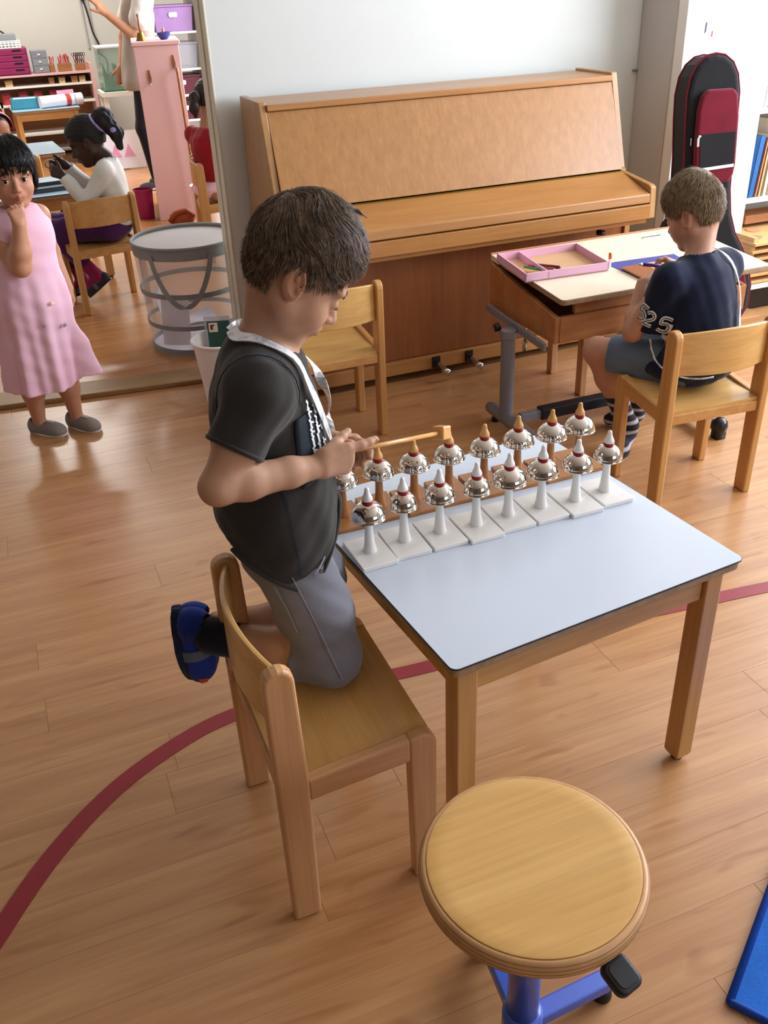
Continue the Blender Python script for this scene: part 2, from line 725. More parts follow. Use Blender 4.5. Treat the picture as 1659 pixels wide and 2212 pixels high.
# pillar at the right of the piano, shade on its left side painted as a grey panel
m = MB().bb((2.70, 3.44, 0), (3.155, 3.745, 2.75))
struct(tag(m.build('wall_pillar', 'wall_bright', bevel=.003), 'white pillar behind the guitar case', None))
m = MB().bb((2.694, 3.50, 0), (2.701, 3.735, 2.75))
struct(tag(m.build('pillar_shade', 'wall_grey', bevel=.002), 'grey board on the side of the pillar', None))
m = MB().bb((2.672, 3.728, 1.036), (2.694, 3.74, 1.044))
o = m.build('latch_pin', 'grey_paint', bpy.data.objects['pillar_shade'])

m = MB()
m.bb((4.2, -3.0, 0), (4.3, -.05, 2.75)).bb((4.2, 3.4, 0), (4.3, 3.9, 2.75)).bb((4.2, -.05, 0), (4.3, 3.4, .82)).bb((4.2, -.05, 2.42), (4.3, 3.4, 2.75))
struct(tag(m.build('wall_right', 'wall_white'), 'white wall with a wide window', None))
w = struct(thing('window_1', 'wide window in the right wall', None))
m = MB()
for y in (-.02, .85, 1.7, 2.55, 3.37):
    m.bb((4.2, y - .03, .82), (4.28, y + .03, 2.42))
for z in (.85, 2.39):
    m.bb((4.2, -.05, z - .03), (4.28, 3.4, z + .03))
m.build('window_frame', 'shelf_white', w)
MB().bb((4.14, -.08, .79), (4.3, 3.43, .82)).build('window_sill', 'shelf_white', w)

m = MB()
m.bb((-3.05, -3.1, 0), (1.6, -3.0, 2.75)).bb((3.9, -3.1, 0), (4.3, -3.0, 2.75)).bb((1.6, -3.1, 0), (3.9, -3.0, .82)).bb((1.6, -3.1, 2.42), (3.9, -3.0, 2.75))
struct(tag(m.build('wall_front', 'wall_tan'), 'tan wall behind the photographer', None))
w = struct(thing('window_2', 'window behind the photographer', None))
m = MB()
for x in (1.63, 2.38, 3.12, 3.87):
    m.bb((x - .03, -3.08, .82), (x + .03, -3.0, 2.42))
for z in (.85, 2.39):
    m.bb((1.6, -3.08, z - .03), (3.9, -3.0, z + .03))
m.build('window_frame', 'shelf_white', w)
struct(tag(MB().bb((-3.15, -3.1, 0), (-3.05, 3.9, 2.75)).build('wall_left', 'wall_tan'), 'tan wall at the left of the classroom', None))
struct(tag(MB().bb((-3.15, -3.1, 2.75), (4.3, 11.1, 2.85)).build('ceiling', 'ceiling_white'), 'white ceiling', None))

# the back room
struct(tag(MB().bb((-3.05, 11.0, 0), (3.1, 11.1, 2.75)).build('wall_far', 'wall_far'), 'off white far wall of the back room', None))
struct(tag(MB().bb((-3.15, 3.9, 0), (-3.05, 11.1, 2.75)).build('wall_far_left', 'wall_far'), 'left wall of the back room', None))
m = MB()
m.bb((3.0, 3.9, 0), (3.1, 5.3, 2.75)).bb((3.0, 8.7, 0), (3.1, 11.1, 2.75)).bb((3.0, 5.3, 0), (3.1, 8.7, .9)).bb((3.0, 5.3, 2.45), (3.1, 8.7, 2.75))
struct(tag(m.build('wall_far_right', 'wall_far'), 'wall with windows in the back room', None))
w = struct(thing('window_3', 'window of the back room', None))
m = MB()
for y in (5.33, 6.4, 7.55, 8.67):
    m.bb((3.0, y - .03, .9), (3.08, y + .03, 2.45))
m.build('window_frame', 'shelf_white', w)

# red tape ellipse on the floor
pts_in, pts_out = [], []
path = [(-.52, .78), (-.42, 1.05), (-.308, 1.225), (-.20, 1.365), (-.068, 1.483), (.076, 1.560), (.201, 1.597), (.36, 1.600), (.588, 1.576), (.695, 1.567),
        (.95, 1.552), (1.25, 1.530), (1.53, 1.501), (1.647, 1.488), (1.95, 1.45)]
m = MB()
P = [Vector((x, y, .0009)) for x, y in path]


def catmull(P, n=6):
    out = []
    for i in range(len(P) - 1):
        p0, p1, p2, p3 = P[max(i - 1, 0)], P[i], P[i + 1], P[min(i + 2, len(P) - 1)]
        for k in range(n):
            t = k / n
            out.append(.5 * ((2 * p1) + (p2 - p0) * t + (2 * p0 - 5 * p1 + 4 * p2 - p3) * t * t + (3 * p1 - p0 - 3 * p2 + p3) * t ** 3))
    out.append(P[-1].copy())
    return out


PP = catmull(P)
m.ribbon(PP, [Vector((0, 0, 1)).cross((PP[min(i + 1, len(PP) - 1)] - PP[max(i - 1, 0)]).normalized()) for i in range(len(PP))], .042, .0012)
tag(m.build('floor_tape', 'tape_red'), 'red tape curve stuck on the floor under table and chair', 'floor tape')
# ------------------------------------------------------------------ child's chair (faces +x, origin on the floor under the seat)
def make_chair(label, W, D, hs, hb, wz='beech', wx='beech_x', ply='ply_yellow', post=.05, th=.026, group='wooden children chairs'):
    t = thing('child_chair', label, 'chair', group=group)
    x0, x1 = -D / 2, D / 2
    for s in (-1, 1):
        y0 = s * W / 2 - (th if s > 0 else 0)
        # back post with a rounded head
        r = post / 2
        poly = [(x0, 0), (x0 + post, 0), (x0 + post + .004, hs), (x0 + post - .002, hb - r)]
        for i in range(1, 8):
            a = PI * i / 8
            poly.append((x0 + r - .002 + r * math.cos(a), hb - r + r * math.sin(a)))
        poly += [(x0 - .002, hb - r)]
        MB().prism(poly, (0, y0, 0), (1, 0, 0), (0, 0, 1), (0, th, 0)).build('back_post', wz, t, bevel=.006, seg=3)
        # front leg with the rounded shoulder
        zt = hs + .026
        poly = [(x1 - post + .004, 0), (x1 - .004, 0), (x1, hs - .02)]
        for i in range(0, 6):
            a = PI / 2 * i / 5
            poly.append((x1 - .026 + .026 * math.cos(a), zt - .026 + .026 * math.sin(a)))
        poly += [(x1 - post, zt - .004), (x1 - post, hs - .03)]
        MB().prism(poly, (0, y0, 0), (1, 0, 0), (0, 0, 1), (0, th, 0)).build('leg', wz, t, bevel=.005, seg=3)
        # side rail
        poly = [(x0 + post, hs - .042), (x1 - post + .002, hs - .028), (x1 - post + .002, zt - .004), (x0 + post, hs + .004)]
        MB().prism(poly, (0, y0 + .001, 0), (1, 0, 0), (0, 0, 1), (0, th - .002, 0)).build('side_rail', wx, t, bevel=.005, seg=2)
    # seat: slightly dished plywood between the rails
    m = MB()
    nx, ny = 12, 14
    xs = [x0 + .012 + (x1 - .006 - x0 - .012) * i / nx for i in range(nx + 1)]
    ys = [-W / 2 + th + (W - 2 * th) * j / ny for j in range(ny + 1)]
    vs, fs = [], []
    for lay in (0, 1):
        for i, x in enumerate(xs):
            for j, y in enumerate(ys):
                u, v = (i / nx - .45) / .5, (j / ny - .5) / .5
                dish = -.008 * max(0, 1 - u * u - .7 * v * v)
                z = hs - .002 + .018 * i / nx + dish - (.013 if lay == 0 else 0)
                vs.append((x, y, z))
    N = (nx + 1) * (ny + 1)
    for i in range(nx):
        for j in range(ny):
            a = i * (ny + 1) + j
            q = (a, a + ny + 1, a + ny + 2, a + 1)
            fs.append(tuple(N + k for k in q))
            fs.append(q[::-1])
    ring = [i * (ny + 1) for i in range(nx + 1)] + [nx * (ny + 1) + j for j in range(1, ny + 1)] + [i * (ny + 1) + ny for i in range(nx - 1, -1, -1)] + [j for j in range(ny - 1, 0, -1)]
    for k in range(len(ring)):
        a, b = ring[k], ring[(k + 1) % len(ring)]
        fs.append((a, b, N + b, N + a))
    m.add(vs, fs)
    smooth_angle(m.build('seat', ply, t))
    MB().bb((x0 + .006, -W / 2 + th, hs - .044), (x0 + .026, W / 2 - th, hs - .012)).build('back_rail', wx, t, bevel=.003)
    MB().bb((x1 - .04, -W / 2 + th, hs - .03), (x1 - .022, W / 2 - th, hs + .002)).build('front_rail', wx, t, bevel=.003)
    # bent plywood backrest
    m = MB()
    zb, zt = hb - .135, hb - .014
    n = 16
    vs, fs = [], []
    for j in range(n + 1):
        v = j / n * 2 - 1
        y = v * (W / 2 - th * .6)
        x = x0 + .022 - .036 * (1 - v * v)
        arch = .010 * (1 - v * v)
        for dx, z in ((0, zb - arch * .3), (.011, zb - arch * .3), (.011, zt + arch), (0, zt + arch)):
            vs.append((x + dx, y, z))
    for j in range(n):
        for k in range(4):
            k2 = (k + 1) % 4
            fs.append((j * 4 + k, (j + 1) * 4 + k, (j + 1) * 4 + k2, j * 4 + k2))
    fs += [(0, 1, 2, 3), tuple(range(n * 4 + 3, n * 4 - 1, -1))]
    m.add(vs, fs)
    smooth_angle(m.build('backrest', ply, t, bevel=.003))
    return t


ch1 = make_chair('worn beech chair in the foreground with the boy in grey shorts kneeling on it', .363, .280, .325, .568)
ch1.location = (.3265, 1.2135, 0)
ch2 = make_chair('empty wooden chair standing in front of the piano', .345, .280, .325, .568, 'beech_warm', 'beech_warm_x', 'ply_yellow')
ch2.location = (.915, 2.945, 0)
ch2.rotation_euler = (0, 0, PI / 2)
ch3 = copy_tree(ch2, (1.795, 2.07, 0), math.radians(86), 'wooden chair at the desk with the boy in the navy shirt sitting on it')
ch4 = make_chair('wooden chair with the girl in purple trousers sitting on it', .355, .29, .325, .565, 'chair_far', 'chair_far_x', 'chair_far_x', group='wooden children chairs')
ch4.location = (.372, 4.955, 0)
ch4.rotation_euler = (0, 0, math.radians(101))
copy_tree(ch4, (1.165, 5.62, 0), math.radians(-6), 'wooden chair of the girl in the red shirt beside the door jamb')
copy_tree(ch4, (.03, 6.25, 0), math.radians(-95), 'wooden chair across the table from the girl in white')


# ------------------------------------------------------------------ square tables
def make_table(label, side, h, top, wx, wl, cat_group='square classroom tables', edge='edge_wood', depth=None):
    dy = depth or side
    t = thing('classroom_table', label, 'table', group=cat_group)
    a, b = side / 2, dy / 2
    tp = MB().prism(roundrect(-a + .004, -b + .004, a - .004, b - .004, .012), (0, 0, h - .022), (1, 0, 0), (0, 1, 0), (0, 0, .019)).build('tabletop', edge, t, bevel=.003)
    MB().prism(roundrect(-a, -b, a, b, .014), (0, 0, h - .0032), (1, 0, 0), (0, 1, 0), (0, 0, .0020)).build('edge_band', 'laminate_black', tp)
    MB().prism(roundrect(-a + .0012, -b + .0012, a - .0012, b - .0012, .013), (0, 0, h - .0012), (1, 0, 0), (0, 1, 0), (0, 0, .0012)).build('laminate_sheet', top, tp)
    lw, ins = .040, .022
    for sx in (-1, 1):
        for sy in (-1, 1):
            cx_, cy_ = sx * (a - ins - lw / 2), sy * (b - ins - lw / 2)
            l = MB()
            l.add([(cx_ - lw / 2 * .8, cy_ - lw / 2 * .8, .010), (cx_ + lw / 2 * .8, cy_ - lw / 2 * .8, .010), (cx_ + lw / 2 * .8, cy_ + lw / 2 * .8, .010), (cx_ - lw / 2 * .8, cy_ + lw / 2 * .8, .010),
                   (cx_ - lw / 2, cy_ - lw / 2, .020), (cx_ + lw / 2, cy_ - lw / 2, .020), (cx_ + lw / 2, cy_ + lw / 2, .020), (cx_ - lw / 2, cy_ + lw / 2, .020),
                   (cx_ - lw / 2, cy_ - lw / 2, h - .022), (cx_ + lw / 2, cy_ - lw / 2, h - .022), (cx_ + lw / 2, cy_ + lw / 2, h - .022), (cx_ - lw / 2, cy_ + lw / 2, h - .022)],
                  [(3, 2, 1, 0), (8, 9, 10, 11)] + [(i, (i + 1) % 4, 4 + (i + 1) % 4, 4 + i) for i in range(4)] + [(4 + i, 4 + (i + 1) % 4, 8 + (i + 1) % 4, 8 + i) for i in range(4)])
            lo = l.build('leg', wl, t, bevel=.003)
            MB().lathe([(.011, 0), (.012, .004), (.009, .011)], (cx_, cy_, 0), 14).build('glide', 'rubber_black', lo)
    za, zb = h - .022 - .066, h - .022
    for sy in (-1, 1):
        y = sy * (b - ins - .010)
        MB().bb((-a + ins + lw, min(y, y - sy * .018), za), (a - ins - lw, max(y, y - sy * .018), zb)).build('apron', wx, t, bevel=.002)
    for sx in (-1, 1):
        x = sx * (a - ins - .010)
        MB().bb((min(x, x - sx * .018), -b + ins + lw, za), (max(x, x - sx * .018), b - ins - lw, zb)).build('apron', wx, t, bevel=.002)
    return t


HT = .5105
tb = make_table('square table with a white top carrying the rows of bells', .6205, HT, 'laminate_white', 'table_wood', 'table_leg_wood')
tb.location = (.7533, 1.328, 0)
tb.rotation_euler = (0, 0, math.radians(5.6))


# ------------------------------------------------------------------ bells
def make_bell(label, base_mat, stem_mat, knob_mat, group):
    t = thing('bell', label, 'bell', group=group)
    # bevelled board, mushroom stem, polished dome, turned knob between two red rings
    b = MB()
    b.prism(roundrect(-.0355, -.0525, .0355, .0525, .002, 2), (0, 0, 0), (1, 0, 0), (0, 1, 0), (0, 0, .0085)).build('base_board', base_mat, t, bevel=.0028, seg=2)
    st = [(.0128, .0085), (.0130, .0105), (.0118, .016), (.0098, .026), (.0082, .042), (.0076, .058), (.0076, .094)]
    smooth_angle(MB().lathe(st, n=28).build('stem', stem_mat, t), 50)
    R = .0325
    dome = []
    for i in range(0, 15):
        a = PI / 2 * (.02 + .98 * i / 14)
        dome.append((R * math.sin(a) ** .92, .0785 + .0265 * math.cos(a) ** 1.05 if i < 14 else .0785))
    outer = [(.0005, dome[0][1])] + dome + [(R + .0012, .0772), (R + .0008, .0760), (R - .001, .0760)]
    inner = [(R - .0022, .0780)] + [(max(r - .002, .001), z - .0018) for r, z in dome[::-1][1:]]
    smooth_angle(MB().lathe(outer + inner, n=48, caps=False).build('dome', 'chrome', t), 60)
    for z, r in ((.1052, .0104), (.1080, .0100)):
        ring = [(r - .003, z - .0015), (r, z - .0010), (r + .0006, z), (r, z + .0010), (r - .003, z + .0015)]
        smooth_angle(MB().lathe(ring, n=24).build('ring', 'ring_red', t), 60)
    kn = [(.0094, .1088), (.0102, .1105), (.0098, .1135), (.0080, .1175), (.0058, .1220), (.0048, .1260), (.0046, .1292), (.0040, .1312), (.0025, .1327), (.0004, .1332)]
    smooth_angle(MB().lathe(kn, n=24).build('knob', knob_mat, t), 60)
    return t


ORD = ['first', 'second', 'third', 'fourth', 'fifth', 'sixth', 'seventh', 'last']
wb_ = bb_ = None
WX = [.478, .551, .6255, .700, .774, .848, .923, .998]
BX = [.477, .557, .632, .712, .791, .872, .950, 1.020]
for i in range(8):
    lab = f'{ORD[i]} white bell from the kneeling boy, front row on the table'
    lab2 = f'{ORD[i]} brown wooden bell from the kneeling boy, back row on the table'
    if i == 0:
        wb_ = make_bell(lab, 'paint_white', 'paint_white', 'paint_white', 'white bells in the front row')
        bb_ = make_bell(lab2, 'bell_wood', 'bell_wood', 'knob_wood', 'brown bells in the back row')
        o, o2 = wb_, bb_
    else:
        o, o2 = copy_tree(wb_, label=lab), copy_tree(bb_, label=lab2)
    o.location = (WX[i], 1.358 + (.003 if i % 3 else -.004), HT + .0002)
    o.rotation_euler = (0, 0, math.radians([1.5, -1, .5, 0, -.8, .6, -.5, 1][i]))
    o.scale = (1, 1, 1.085)
    for ob_, k_ in ((o, [1.0, .82, .93, .82, 1.06, .98, .93, .87][i]), (o2, [1.0, .96, .98, .99, 1.0, 1.02, 1.03, 1.04][i])):
        for c_ in ob_.children:
            if c_.name.startswith('dome'):
                c_.scale = (k_, k_, 1)
    o2.location = (BX[i], 1.500 + (.002 if i % 2 else -.002), HT + .0002)
    o2.rotation_euler = (0, 0, math.radians([-.8, .5, 1, -.5, .4, -.6, .8, 0][i]))
    o2.scale = (1, 1, 1.085)

# wooden mallet held over the bells
m_ = thing('mallet', 'wooden mallet with a cube head held over the brown bells', 'mallet', (.66, 1.42, .690))
P0, P1 = Vector((.425, 1.262, .783)), Vector((.648, 1.412, .702))
MB(m_.location).tube([P0, P1], [.0040, .0040], 12).build('stick', 'knob_wood', m_, smooth=True)
dd = (P1 - P0).normalized()
MB(m_.location).beam(P1 - dd * .004, P1 + dd * .026, .026, .026, (0.1, .3, 1)).build('head', 'knob_wood', m_, bevel=.003)

# ------------------------------------------------------------------ stool in the foreground
st = thing('stool', 'round wooden stool on a blue metal frame in the foreground', 'stool', (.448, .688, 0))
hz = .432
prof = [(.00001, hz - .0006), (.06, hz - .0012), (.118, hz - .0004), (.1385, hz), (.1415, hz - .0008), (.1418, hz - .020), (.001, hz - .020)]
seat = smooth_angle(MB().lathe(prof, n=72, caps=False).build('seat', 'stool_ply', st), 50)
prof = [(.1420, hz - .0022), (.1455, hz - .0014), (.1490, hz - .0042), (.1515, hz - .0095), (.1520, hz - .0160), (.1510, hz - .0240), (.1480, hz - .0300), (.10, hz - .0320), (.03, hz - .032), (.03, hz - .021), (.1420, hz - .021), (.1420, hz - .0022)]
rim = smooth_angle(MB().lathe(prof, n=72, caps=False).build('plywood_rim', 'stool_rim', st), 60)
for k, (r, z) in enumerate(((.1497, hz - .0058), (.1517, hz - .0112), (.1519, hz - .0180), (.1508, hz - .0245))):
    ring = [(r - .002, z - .0007), (r + .0002, z - .0005), (r + .0004, z), (r + .0002, z + .0005), (r - .002, z + .0007)]
    smooth_angle(MB().lathe(ring, n=72).build('ply_layer', 'ply_dark', rim), 70)
MB().lathe([(.024, .06), (.024, hz - .032)], n=24).build('column', 'stool_blue', st, smooth=True)
MB().lathe([(.031, .028), (.031, .085), (.026, .092)], n=24).build('collar', 'stool_blue', st, smooth=True)
for k, a in enumerate((6, 82, 235)):
    c, s = math.cos(math.radians(a)), math.sin(math.radians(a))
    lg = MB().beam((.015 * c, .015 * s, .056), (.165 * c, .165 * s, .036), .030, .024).build('leg', 'stool_blue', st, bevel=.004)
    MB().lathe([(.016, 0), (.017, .004), (.016, .018), (.010, .026)], (.160 * c, .160 * s, 0), 16).build('foot', 'rubber_black', lg, smooth=True)
for a in (20, 75, 140, 260):
    c, s = math.cos(math.radians(a)), math.sin(math.radians(a))
    MB().beam((0, 0, hz - .038), (.115 * c, .115 * s, hz - .038), .022, .012).build('seat_bracket', 'stool_blue', st, bevel=.002)
ha = math.radians(-77)
MB().tube([(.05 * math.cos(ha), .05 * math.sin(ha), hz - .045), (.135 * math.cos(ha), .135 * math.sin(ha), hz - .050)], .005, 10).build('lever_rod', 'plastic_black', st, smooth=True)
R = Matrix.Rotation(ha, 3, 'Z') @ Matrix.Rotation(math.radians(18), 3, 'Y')
kb = MB().prism(roundrect(-.022, -.020, .022, .020, .011), Vector((.158 * math.cos(ha), .158 * math.sin(ha), hz - .060)), R @ Vector((1, 0, 0)), R @ Vector((0, 1, 0)), R @ Vector((0, 0, .016))).build('lever_knob', 'knob_black', st, bevel=.005, seg=3)
MB().prism(roundrect(-.016, -.014, .016, .014, .008), Vector((.158 * math.cos(ha), .158 * math.sin(ha), hz - .060)) + R @ Vector((0, 0, .016)), R @ Vector((1, 0, 0)), R @ Vector((0, 1, 0)), R @ Vector((0, 0, .0012))).build('grip_pad', 'rubber_black', kb, bevel=.001)

# ------------------------------------------------------------------ blue floor mat at the right edge
mt = thing('floor_mat', 'blue carpet mat with a bound edge lying on the floor', 'mat', (.778, .612, 0))
R = math.atan2(.761 - .612, .997 - .777)
u, v = Vector((math.cos(R), math.sin(R), 0)), Vector((math.sin(R), -math.cos(R), 0))
MB().prism(roundrect(.008, .008, .792, .492, .01, 3), (0, 0, 0), u, v, (0, 0, .009)).build('pile', 'mat_blue', mt, bevel=.003)
q = [u * .006 + v * .006, u * .794 + v * .006, u * .794 + v * .494, u * .006 + v * .494, u * .006 + v * .006]
MB().tube([p + Vector((0, 0, .0068)) for p in q], .0068, 10).build('bound_edge', 'mat_edge', mt, smooth=True)
MB().tube([u * .30 + Vector((0, 0, .006)), u * .298 - v * .010 + Vector((0, 0, .010))], .0012, 6).build('loose_thread', 'paper_white', mt)
# ------------------------------------------------------------------ upright piano
pn = thing('piano', 'closed upright piano in honey brown veneer against the white wall', 'piano', (1.63, 3.45, 0))
O = pn.location
X0, X1 = .882, 2.378
TH = .026
prof = [(3.70, .034), (3.70, 1.074), (3.432, 1.074), (3.424, 1.05), (3.318, .728), (3.305, .714), (3.112, .692), (3.098, .684), (3.088, .566), (3.245, .545), (3.245, .034)]
for x in (X0, X1 - TH):
    MB(O).prism(prof, (x, 0, 0), (0, 1, 0), (0, 0, 1), (TH, 0, 0)).build('side_panel', 'piano_z', pn, bevel=.003)
xi0, xi1 = X0 + TH, X1 - TH
MB(O).bb((xi0 - .0, 3.415, 1.043), (xi1, 3.70, 1.065)).build('lid', 'piano_x', pn, bevel=.004)
MB(O).prism([(3.424, 1.041), (3.300, .722), (3.322, .722), (3.446, 1.041)], (xi0, 0, 0), (0, 1, 0), (0, 0, 1), (xi1 - xi0, 0, 0)).build('upper_panel', 'piano_panel', pn, bevel=.0015)
# closed fall over the keys
fall = MB(O).prism([(3.298, .716), (3.106, .664), (3.094, .660), (3.090, .626), (3.30, .640)], (xi0 + .002, 0, 0), (0, 1, 0), (0, 0, 1), (xi1 - xi0 - .004, 0, 0)).build('key_fall', 'piano_x', pn, bevel=.004)
MB(O).bb((xi0 + .002, 3.290, .714), (xi1 - .002, 3.302, .7185)).build('hinge', 'brass', fall)
MB(O).bb((xi0 + .001, 3.083, .567), (xi1 - .001, 3.106, .6215)).build('key_slip', 'piano_x', pn, bevel=.002)
MB(O).bb((xi0, 3.106, .545), (xi1, 3.30, .575)).build('key_bed', 'piano_x', pn, bevel=.002)
MB(O).bb((xi0, 3.258, .093), (xi1, 3.276, .552)).build('lower_panel', 'piano_dark', pn, bevel=.002)
MB(O).bb((xi0 - .004, 3.240, .034), (xi1 + .004, 3.30, .091)).build('plinth', 'piano_x', pn, bevel=.003)
MB(O).bb((xi0, 3.45, .03), (xi1, 3.69, 1.04)).build('case_core', 'piano_dark', pn)
for x in (1.478, 1.628):
    pl = MB(O).bb((x - .018, 3.2335, .038), (x + .018, 3.2405, .086)).build('pedal_plate', 'plastic_black', pn, bevel=.002)
    MB(O).tube([(x, 3.245, .062), (x + .004, 3.215, .060), (x + .012, 3.185, .044), (x + .022, 3.160, .036)], [.006, .008, .012, .014], 12).build('pedal', 'steel', pl, smooth=True)
for x in (X0 + .05, X1 - .05):
    for y in (3.30, 3.62):
        MB(O).lathe([(.018, 0), (.018, .034)], (x, y, 0), 14).build('caster', 'rubber_black', pn)
MB(O).lathe([(.011, .518), (.011, .546)], (2.175, 3.17, 0), 14).lathe([(.018, .508), (.018, .522)], (2.18, 3.165, 0), 10).build('lock_knob', 'plastic_black', pn, smooth=True)
# ------------------------------------------------------------------ adjustable school desk with a propped lid
dk = thing('school_desk', 'height adjustable school desk with a cream lid and grey steel legs', 'desk', (1.97, 2.68, 0))
O = dk.location
DX0, DX1 = 1.556, 2.392
# lid
sl = (.565 - .531) / (2.926 - 2.435)
ld = MB(O)
rr = roundrect(DX0, 2.437, DX1, 2.862, .016)
zl = lambda y: .531 + (y - 2.435) * sl
lid = MB(O).prism([(x, y) for x, y in rr], (0, 0, .531 - .019 - 2.435 * sl), (1, 0, 0), (0, 1, sl), (0, 0, .0178)).build('lid', 'edge_wood', dk, bevel=.003)
MB(O).prism([(x, y) for x, y in roundrect(DX0 + .001, 2.438, DX1 - .001, 2.861, .015)], (0, 0, .531 - .0012 - 2.435 * sl), (1, 0, 0), (0, 1, sl), (0, 0, .0014)).build('laminate_sheet', 'laminate_cream', lid)
rear = MB(O).prism([(DX0, 2.866), (DX1, 2.866), (DX1, 2.926), (DX0, 2.926)], (0, 0, .531 - .019 - 2.435 * sl), (1, 0, 0), (0, 1, sl), (0, 0, .0192)).build('rear_strip', 'laminate_cream', dk, bevel=.002)
MB(O).prism([(DX0, 2.926), (DX1, 2.926), (DX1, 2.934), (DX0, 2.934)], (0, 0, .531 - .019 - 2.435 * sl), (1, 0, 0), (0, 1, sl), (0, 0, .0235)).build('rear_lip', 'desk_wood', rear, bevel=.002)
MB(O).prism([(2.16, 2.858), (2.24, 2.858), (2.24, 2.866), (2.16, 2.866)], (0, 0, .532 - 2.435 * sl), (1, 0, 0), (0, 1, sl), (0, 0, .0015)).build('hinge_plate', 'steel', rear)
# box under the lid
side = [(2.462, .378), (2.918, .378), (2.918, .540), (2.462, .466)]
for x in (DX0 - .006, 2.302):
    MB(O).prism(side, (x, 0, 0), (0, 1, 0), (0, 0, 1), (.018, 0, 0)).build('box_side', 'desk_wood', dk, bevel=.002)
MB(O).bb((DX0 + .012, 2.460, .378), (2.302, 2.478, .466)).build('box_front', 'desk_wood', dk, bevel=.002)
MB(O).bb((DX0 + .012, 2.900, .378), (2.302, 2.918, .540)).build('box_back', 'desk_wood', dk, bevel=.002)
MB(O).bb((DX0 + .012, 2.478, .380), (2.302, 2.900, .390)).build('box_floor', 'desk_wood', dk)
MB(O).bb((1.628, 2.472, .467), (2.28, 2.490, .514)).build('lid_prop', 'desk_wood', dk, bevel=.002)
# steel frame
for x, nm in ((1.492, 'l'), (2.120, 'r')):
    s = -1 if nm == 'l' else 1
    MB(O).beam((x - s * .030, 2.470, .369), (x - s * .030, 2.88, .392), .012, .026).build('bracket', 'grey_paint', dk, bevel=.002)
    col = MB(O).lathe([(.025, .05), (.025, .345), (.029, .348), (.029, .376), (.022, .380)], (x, 2.665, 0), 24).build('column', 'grey_paint', dk, smooth=True)
    smooth_angle(col)
    kx = x + s * .030
    MB(O).tube([(x, 2.672, .366), (kx, 2.690, .378)], .006, 10).tube([(kx - s * .002, 2.688, .372), (kx + s * .006, 2.694, .394)], [.013, .011], 12).build('clamp_knob', 'plastic_black', col, smooth=True)
    ft = MB(O).tube([(x, 2.790, .036), (x, 2.76, .042), (x, 2.40, .042), (x, 2.29, .042)], [.019, .024, .024, .021], 16).build('foot', 'grey_paint', dk, smooth=True)
    MB(O).lathe([(.015, 0), (.016, .01), (.012, .022)], (x, 2.74, 0), 14).build('glide', 'rubber_black', ft, smooth=True)
    MB(O).lathe([(.001, -.030), (.014, -.028), (.025, -.018), (.029, 0), (.025, .018), (.014, .028), (.001, .030)], (x, 2.268, .046), 20, caps=False).bb((x - .018, 2.25, 0), (x + .018, 2.285, .03)).build('end_cap', 'plastic_black', ft, smooth=True)
MB(O).bb((1.512, 2.585, .052), (2.105, 2.611, .082)).build('crossbar', 'grey_paint', dk, bevel=.003)
ribs = MB(O).bb((1.592, 2.577, .048), (2.06, 2.619, .088)).build('foot_rest', 'rubber_black', dk, bevel=.002)
for z in (.055, .063, .071, .079):
    MB(O).bb((1.594, 2.5745, z - .0018), (2.058, 2.5775, z + .0018)).build('grip_rib', 'plastic_black', ribs)
MB(O).tube([(1.585, 2.71, .40), (1.585, 2.71, .30)], .005, 10).tube([(1.585, 2.71, .305), (1.585, 2.71, .268)], .008, 10).build('crank_pin', 'steel', dk, smooth=True)
# things on the desk
def on_desk(x, y):
    return .531 + (y - 2.435) * sl + .0015


tilt = math.atan(sl)
tr = thing('tray', 'pink divided tray with pens lying on the school desk', 'tray', (1.69, 2.73, on_desk(1.69, 2.73)))
tr.rotation_euler = (tilt, 0, math.radians(-2.5))
w2, d2_, hh = .158, .112, .030
MB().bb((-w2, -d2_, 0), (w2, d2_, .004)).build('tray_floor', 'cardboard_pale', tr)
for lo, hi in (((-w2, -d2_, 0), (w2, -d2_ + .005, hh)), ((-w2, d2_ - .005, 0), (w2, d2_, hh)), ((-w2, -d2_, 0), (-w2 + .005, d2_, hh)), ((w2 - .005, -d2_, 0), (w2, d2_, hh)), ((-.075, -d2_, 0), (-.070, d2_, hh * .9))):
    MB().bb(lo, hi).build('tray_wall', 'pink_tray', tr, bevel=.0008)


def pen(label, body, cap, loc, rotz, L=.095, r=.0052, flat=True, cat='felt pen', tiltx=0.0):
    p = thing('felt_pen', label, cat, loc, rotz, 'felt pens on the desk')
    if flat:
        p.rotation_euler = (0, PI / 2 - .02 + tiltx, rotz)
    MB().lathe([(r * .55, 0), (r, .002), (r, L * .62), (r * .92, L * .64)], n=14).build('barrel', body, p, smooth=True)
    MB().lathe([(r * 1.08, L * .62), (r * 1.08, L * .97), (r * .7, L)], n=14).build('cap', cap, p, smooth=True)
    return p


